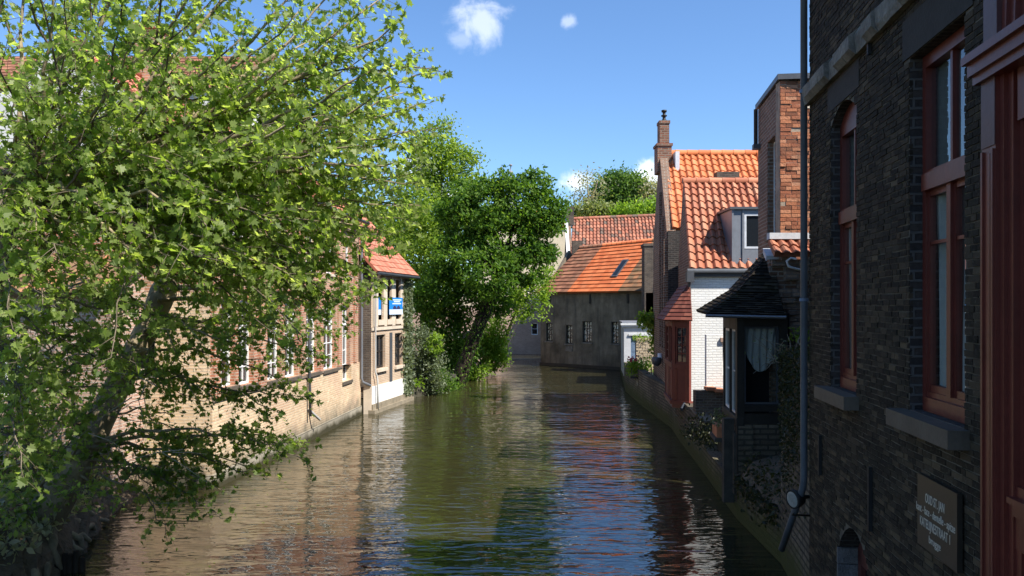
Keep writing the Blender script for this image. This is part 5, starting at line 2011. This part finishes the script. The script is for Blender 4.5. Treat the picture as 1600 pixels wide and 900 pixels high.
tree_skel(LT, trunk, [.5, .42, .33, .29, .25, .22, .2, .19, .22, .14], limbs, M['bark'])
tw.build('twigs', M['bark_twig'], LT)
LP, LR, LD = prune(LP, LR, LD, lambda p: .35 if (p.x < -5.6 and p.z < 1.6) else 1)
leaves(LP, .084, MAPLE, .6, .45, 1.45, .5, .5, np.array(LR), LT, 'foliage', M['leaf_lean'], np.array([tuple(d) for d in LD]), sunbias=.7)
m = MB()
for k in range(110):
    p = at(rng.uniform(-10, 300), rng.uniform(420, 740), rng.uniform(11.4, 13.5))
    d = Vector((rng.gauss(0, 1), rng.gauss(0, .6), rng.gauss(-.1, .6))).normalized() * rng.uniform(.4, 1.1)
    m.tube(wobble([p, p + d * .5 + Vector((0, 0, .05)), p + d], .04), [.009, .006, .003], 4, False)
tag(m.build('dead_twigs', M['dead_twig'], LT), None, None, kind='stuff')
print('LEAVES', NL1, len(LP))

# earth bank and roots at the foot of the two trees
m = MB()
prof_pts = [(-7.2, 8.6), (-6.75, 9.8), (-6.6, 10.8), (-6.75, 11.8), (-6.95, 12.8), (-7.3, 14.0), (-7.7, 15.2), (-7.85, 16.4), (-7.6, 17.5)]
rows = []
NS = 40
for i in range(NS + 1):
    x_ = i / NS * (len(prof_pts) - 1)
    k = min(int(x_), len(prof_pts) - 2)
    f_ = x_ - k
    bx = prof_pts[k][0] * (1 - f_) + prof_pts[k + 1][0] * f_
    byy = prof_pts[k][1] * (1 - f_) + prof_pts[k + 1][1] * f_
    r = []
    for dx, z in ((.1, -.4), (.04, .05), (-.04, .22), (-.1, .38), (-.25, .52), (-.45, .64), (-.8, .76), (-1.3, .84), (-2.2, .92), (-4.5, 1.0)):
        g_ = .07 if z > -.1 else 0
        r.append((bx + dx + rng.gauss(0, g_ * .8), byy + rng.gauss(0, .03), z + rng.gauss(0, g_ * .6)))
    rows.append(r)
for a_, b_ in zip(rows, rows[1:]):
    for k in range(len(a_) - 1):
        m.poly([a_[k], b_[k], b_[k + 1]], .5, False)
        m.poly([a_[k], b_[k + 1], a_[k + 1]], .5, False)
tag(m.build('earth_bank', M['soil'], None, (-7, 12, 0)), None, None, kind='structure')
for k in range(9):
    p0 = at(rng.uniform(0, 60), rng.uniform(800, 850), 12.5)
    yq = rng.uniform(10.8, 15)
    bx = float(np.interp(yq, [q[1] for q in prof_pts], [q[0] for q in prof_pts]))
    p2 = Vector((bx + .06, yq, .05))
    pth = wobble(bez(p0, p0.lerp(p2, .6) + Vector((0, 0, .25)), p2, 7), .04)
    mr_ = MB()
    mr_.tube(pth, [.16, .14, .12, .1, .085, .07, .055, .04], 7, True, .08)
    mr_.build('root', M['bark'], LT)
pp_ = []
for k, px in enumerate((84, 92, 101, 110, 119, 128)):
    c = at(px, 905 - k * 3, 11.9 + k * .03)
    m = MB()
    m.tube([(c.x, c.y, -.6), (c.x + rng.uniform(-.02, .02), c.y, .28 + rng.uniform(-.08, .06))], [.05, .042], 8, True, .1)
    o = m.build('mooring_pile', M['bark_dark'], None, (c.x, c.y, -.6))
    tag(o, 'rotten timber pile in the row at the foot of the left bank', 'timber pile', 'timber piles along the left bank')
pts = [Vector((rng.uniform(-9.5, -6.4), rng.uniform(9.5, 17.3), .85 + abs(rng.gauss(0, .22)))) for _ in range(3600)]
pts = [p for p in pts if p.x < np.interp(p.y, [q[1] for q in prof_pts], [q[0] for q in prof_pts]) - .05]
o = leaves(pts, .09, OVAL, .4, .5, 1.4, .2, .0, mat=M['leaf_lean'], name='undergrowth', origin=(-8, 13, .8))
tag(o, None, None, kind='stuff')


hdg = thing('hedge', (-11, 14.6, .6), 'dark untidy hedge behind the leaning trunk on the left bank', 'hedge')
m = MB()
for k in range(7):
    x = -13.5 + k * .9
    m.tube([(x, 14.7, .5), (x + .1, 14.7, 1.6), (x + .05, 14.6, 2.6)], [.05, .04, .02], 6)
m.build('stem', M['bark_dark'], hdg)
pts, rn = clumps([(Vector((-13.2 + k * .95, 14.6 + .2 * (k % 2), 1.5 + .25 * (k % 3))), (.8, .7, 1.2)) for k in range(6)], 9000, .2, .5)
leaves(pts, .1, OVAL, .5, rnd=rn, parent=hdg, mat=M['leaf_dark'])
tf = [Vector((rng.uniform(-8.6, -6.7), rng.uniform(9.8, 15.5), 0)) for _ in range(2600)]
tf = [Vector((p.x, p.y, .5 + .35 * min(1, max(0, (float(np.interp(p.y, [q[1] for q in prof_pts], [q[0] for q in prof_pts])) - p.x) / .9)) + rng.uniform(0, .18))) for p in tf if p.x < np.interp(p.y, [q[1] for q in prof_pts], [q[0] for q in prof_pts]) - .08]
tag(leaves(tf, .11, OVAL, .2, .5, 1.5, .2, -.6, mat=M['leaf_bud'], name='dry_grass', origin=(-7.5, 12, .6)), None, None, kind='stuff')


# --- background trees
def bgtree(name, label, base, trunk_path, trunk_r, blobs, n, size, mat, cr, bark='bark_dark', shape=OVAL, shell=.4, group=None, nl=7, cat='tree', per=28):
    t = thing(name, base, label, cat, group)
    limbs = []
    top = trunk_path[-1]
    for c, r in blobs[:nl]:
        limbs.append((wobble(bez(trunk_path[-2].lerp(top, rng.random()), top.lerp(Vector(c), .6) + Vector((0, 0, -.2)), Vector(c), 6), .06), trunk_r[-1] * .75, .03))
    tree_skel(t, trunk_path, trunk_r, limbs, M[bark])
    pts, rn = clumps([(Vector(c), r) for c, r in blobs], n, cr, shell, per)
    leaves(pts, size, shape, .6, rnd=rn, parent=t, mat=M[mat], name='crown')
    return t


def B(px, py, Y, r, ry=None, rz=None):
    k = Y / FPX
    return (at(px, py, Y), (r * k, (ry or r) * k, (rz or r) * k))


YT = 41
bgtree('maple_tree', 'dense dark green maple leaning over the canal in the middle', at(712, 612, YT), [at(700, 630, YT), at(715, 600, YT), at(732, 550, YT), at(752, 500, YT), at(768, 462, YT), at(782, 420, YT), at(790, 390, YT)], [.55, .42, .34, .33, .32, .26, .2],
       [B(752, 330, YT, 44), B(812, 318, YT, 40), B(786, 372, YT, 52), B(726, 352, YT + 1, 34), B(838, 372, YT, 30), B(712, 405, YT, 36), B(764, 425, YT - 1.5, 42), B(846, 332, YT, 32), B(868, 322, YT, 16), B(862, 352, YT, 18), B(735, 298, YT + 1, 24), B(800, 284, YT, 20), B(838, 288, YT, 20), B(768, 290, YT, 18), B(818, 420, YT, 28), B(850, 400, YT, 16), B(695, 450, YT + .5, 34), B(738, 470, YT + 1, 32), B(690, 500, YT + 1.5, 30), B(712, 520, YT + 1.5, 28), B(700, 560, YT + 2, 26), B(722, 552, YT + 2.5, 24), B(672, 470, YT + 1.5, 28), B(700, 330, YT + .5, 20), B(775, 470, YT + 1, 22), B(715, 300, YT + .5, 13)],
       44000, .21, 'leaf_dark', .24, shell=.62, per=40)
mt_ = [at(712, 606, YT), at(732, 550, YT), at(752, 500, YT), at(768, 462, YT)]
pts = []
for _ in range(1300):
    x_ = rng.random() * 2.99
    k = int(x_)
    a_ = rng.uniform(0, 6.28)
    rr_ = .42 + .12 * rng.random() - .06 * k
    pts.append(mt_[k].lerp(mt_[k + 1], x_ - k) + Vector((math.cos(a_) * rr_, math.sin(a_) * rr_, 0)))
iv = leaves(pts, .13, OVAL, .2, .5, 1.3, .2, .5, mat=M['leaf_dark'], name='ivy', origin=mt_[0], sunbias=.6)
tag(iv, 'dark ivy wrapped around the leaning maple trunk', 'ivy')
bgtree('bank_plants', 'dark low plants on the bank between grey shrub and maple trunk', at(700, 612, 38.5), [at(700, 616, 38.5), at(700, 600, 38.5), at(700, 590, 38.5)], [.05, .04, .03],
       [B(690, 600, 38, 14, 20, 14), B(704, 604, 38.5, 12, 20, 10), B(684, 588, 38.5, 14), B(678, 612, 36.5, 10, 14, 6)], 3000, .14, 'leaf_dark', .2, cat='plants', nl=2)
bgtree('maple_bough', 'pale leafy young tree hanging right of the maple trunk', at(800, 520, 47), [at(770, 580, 47), at(785, 540, 47), at(805, 490, 47), at(815, 460, 47)], [.12, .1, .08, .06],
       [B(815, 452, 44, 26), B(840, 455, 44, 22), B(846, 488, 44, 14), B(818, 488, 44, 16), B(852, 428, 44, 16), B(796, 470, 44, 16)], 2600, .2, 'leaf_yellow', .26)
YL = 50
bgtree('tall_light_tree', 'tall airy light green tree behind the loggia roof', at(668, 600, YL), [at(668, 610, YL), at(672, 500, YL), at(680, 400, YL), at(685, 330, YL), at(690, 260, YL)], [.3, .26, .2, .15, .08],
       [B(690, 215, YL, 26), B(672, 250, YL, 34), B(708, 255, YL, 34), B(735, 245, YL, 12), B(650, 300, YL, 44), B(700, 300, YL, 40), B(735, 290, YL, 22), B(630, 360, YL, 45), B(680, 360, YL, 40), B(655, 230, YL, 20), B(725, 330, YL, 26)],
       17000, .22, 'leaf_light', .42, shell=.3)
bgtree('pale_green_tree', 'broad fresh green tree filling the gap beside the ivy wall', at(655, 610, 46), [at(655, 620, 46), at(660, 540, 46), at(662, 480, 46), at(665, 440, 46)], [.25, .2, .16, .1],
       [B(650, 400, 46, 42), B(690, 395, 46, 40), B(640, 450, 46, 38), B(680, 450, 46, 42), B(700, 350, 46, 30), B(620, 380, 46, 36), B(660, 330, 46, 36), B(600, 350, 46, 30)],
       13000, .2, 'leaf_light', .33)
bgtree('grey_shrub', 'grey green waterside shrub next to the ivy covered corner', at(665, 622, 36), [at(662, 625, 36), at(664, 590, 36), at(666, 560, 36)], [.08, .07, .05],
       [B(662, 540, 36, 26), B(670, 575, 36, 26), B(655, 585, 36, 18), B(672, 605, 36, 22, 18, 12), B(655, 520, 36, 14)], 5200, .13, 'leaf_grey', .2, cat='shrub')
bgtree('bright_shrub', 'small bright yellow green shrub against the dark maple trunk shade', at(675, 560, 35.6), [at(672, 600, 35.8), at(675, 560, 35.7), at(676, 545, 35.6)], [.05, .04, .03],
       [B(677, 535, 35.4, 12), B(680, 548, 35.4, 9), B(655, 598, 34.8, 7)], 700, .14, 'leaf_yellow', .14, cat='shrub', nl=2)
bgtree('trailing_shrub', 'lime green foliage trailing to the water right of the maple trunk', at(735, 600, 43), [at(728, 606, 43), at(740, 585, 43), at(752, 565, 43)], [.06, .05, .04],
       [B(733, 585, 43, 17), B(748, 577, 43, 15), B(724, 592, 43, 10)], 1900, .15, 'leaf_yellow', .2, cat='shrub', nl=2)
bgtree('vine_hedge', 'bright green vines draped over the bank wall left of the bend', at(765, 570, 48), [at(762, 575, 48), at(765, 545, 48), at(768, 525, 48)], [.06, .05, .04],
       [B(768, 530, 46, 22), B(765, 555, 46, 24), B(780, 545, 46, 16), B(755, 540, 46, 18), B(778, 512, 46, 16), B(785, 565, 46, 10)], 6000, .17, 'leaf_yellow', .24, cat='vine', nl=3)
# bank wall under the vines
m = MB()
quay_seg(m, (-1.95, 57), (-2.25, 43), 2.6, .4)
tag(m.build('bank_wall', M['pink_brick'], None, (-2, 50, 0)), 'low pinkish bank wall beneath the draped vines on the left', 'wall')
# ivy on the loggia corner
pts = [GF.p(T(rng.triangular(.74, 1.06, .95)), rng.uniform(.25, 5.1), rng.uniform(.02, .12)) for _ in range(2500)]
pts = [p for p in pts if rng.random() < .9]
o = leaves(pts, .13, MAPLE, .1, .6, 1.2, .2, .6, rnd=np.clip(nrng.normal(.5, .25, len(pts)), 0, 1), mat=M['leaf_grey'], name='ivy', origin=GF.p(T(.9), .3), sunbias=.9)
tag(o, 'pale ivy climbing the far corner of the loggia house', 'ivy')
# trees above the far roofs
YF = 110
bgtree('round_far_tree', 'round green tree beyond the far pantile roof', at(965, 400, YF), [at(965, 470, YF), at(966, 350, YF), at(968, 310, YF)], [.7, .5, .3],
       [B(950, 300, YF, 24), B(978, 296, YF, 28), B(968, 285, YF, 18), B(995, 308, YF, 20), B(940, 315, YF, 16), B(970, 312, YF, 26), B(990, 292, YF, 18), B(955, 288, YF, 16)], 20000, .42, 'leaf_far', .7)
bgtree('bare_far_tree', 'nearly bare grey budding tree left of the round far tree', at(918, 400, YF - 4), [at(918, 470, YF - 4), at(918, 350, YF - 4), at(920, 310, YF - 4)], [.5, .35, .25],
       [B(918, 285, YF - 4, 16), B(905, 298, YF - 4, 14), B(930, 300, YF - 4, 14), B(935, 280, YF - 4, 10), B(915, 312, YF - 4, 20)], 900, .35, 'leaf_bud', .8, 'bark', nl=5)
bgtree('pale_far_tree', 'pale yellowish budding tree right of the round far tree', at(1022, 400, YF - 2), [at(1022, 470, YF - 2), at(1022, 350, YF - 2), at(1022, 315, YF - 2)], [.5, .35, .25],
       [B(1020, 300, YF - 2, 18), B(1032, 310, YF - 2, 16), B(1012, 318, YF - 2, 14), B(1045, 300, YF - 2, 18)], 2600, .4, 'leaf_bud', .7, 'bark', nl=4)
bgtree('olive_bush', 'olive brown budding hedge just above the pantile ridge', at(920, 400, 92), [at(920, 460, 92), at(920, 380, 92), at(920, 340, 92)], [.3, .2, .15],
       [B(905, 335, 92, 20, 20, 14), B(930, 333, 92, 24, 20, 14), B(950, 337, 92, 18, 20, 12)], 4500, .4, 'leaf_olive', .6, cat='hedge', nl=3)
bgtree('lime_bush', 'lime green bushes just above the pantile ridge on the right', at(1000, 400, 90), [at(1000, 460, 90), at(1000, 380, 90), at(1000, 340, 90)], [.3, .2, .15],
       [B(985, 332, 90, 22, 20, 12), B(1010, 330, 90, 22, 20, 14), B(1030, 328, 90, 20, 20, 14), B(970, 340, 90, 14, 20, 8)], 5000, .4, 'leaf_yellow', .6, cat='hedge', nl=3)
for k in range(9):
    px = 560 - k * 55
    bgtree('backdrop_tree', 'leafy tree in the row behind the roofs on the left' , at(px, 470, 75), [at(px, 480, 75), at(px, 380, 75), at(px, 340, 75)], [.5, .4, .2],
           [B(px, 330 + (k % 3) * 10, 75, 36), B(px + 22, 350, 75, 28), B(px - 22, 355, 75, 28), B(px, 390, 75, 40)], 2200, .42, 'leaf_far', .7, group='trees behind the left roofs', nl=3)
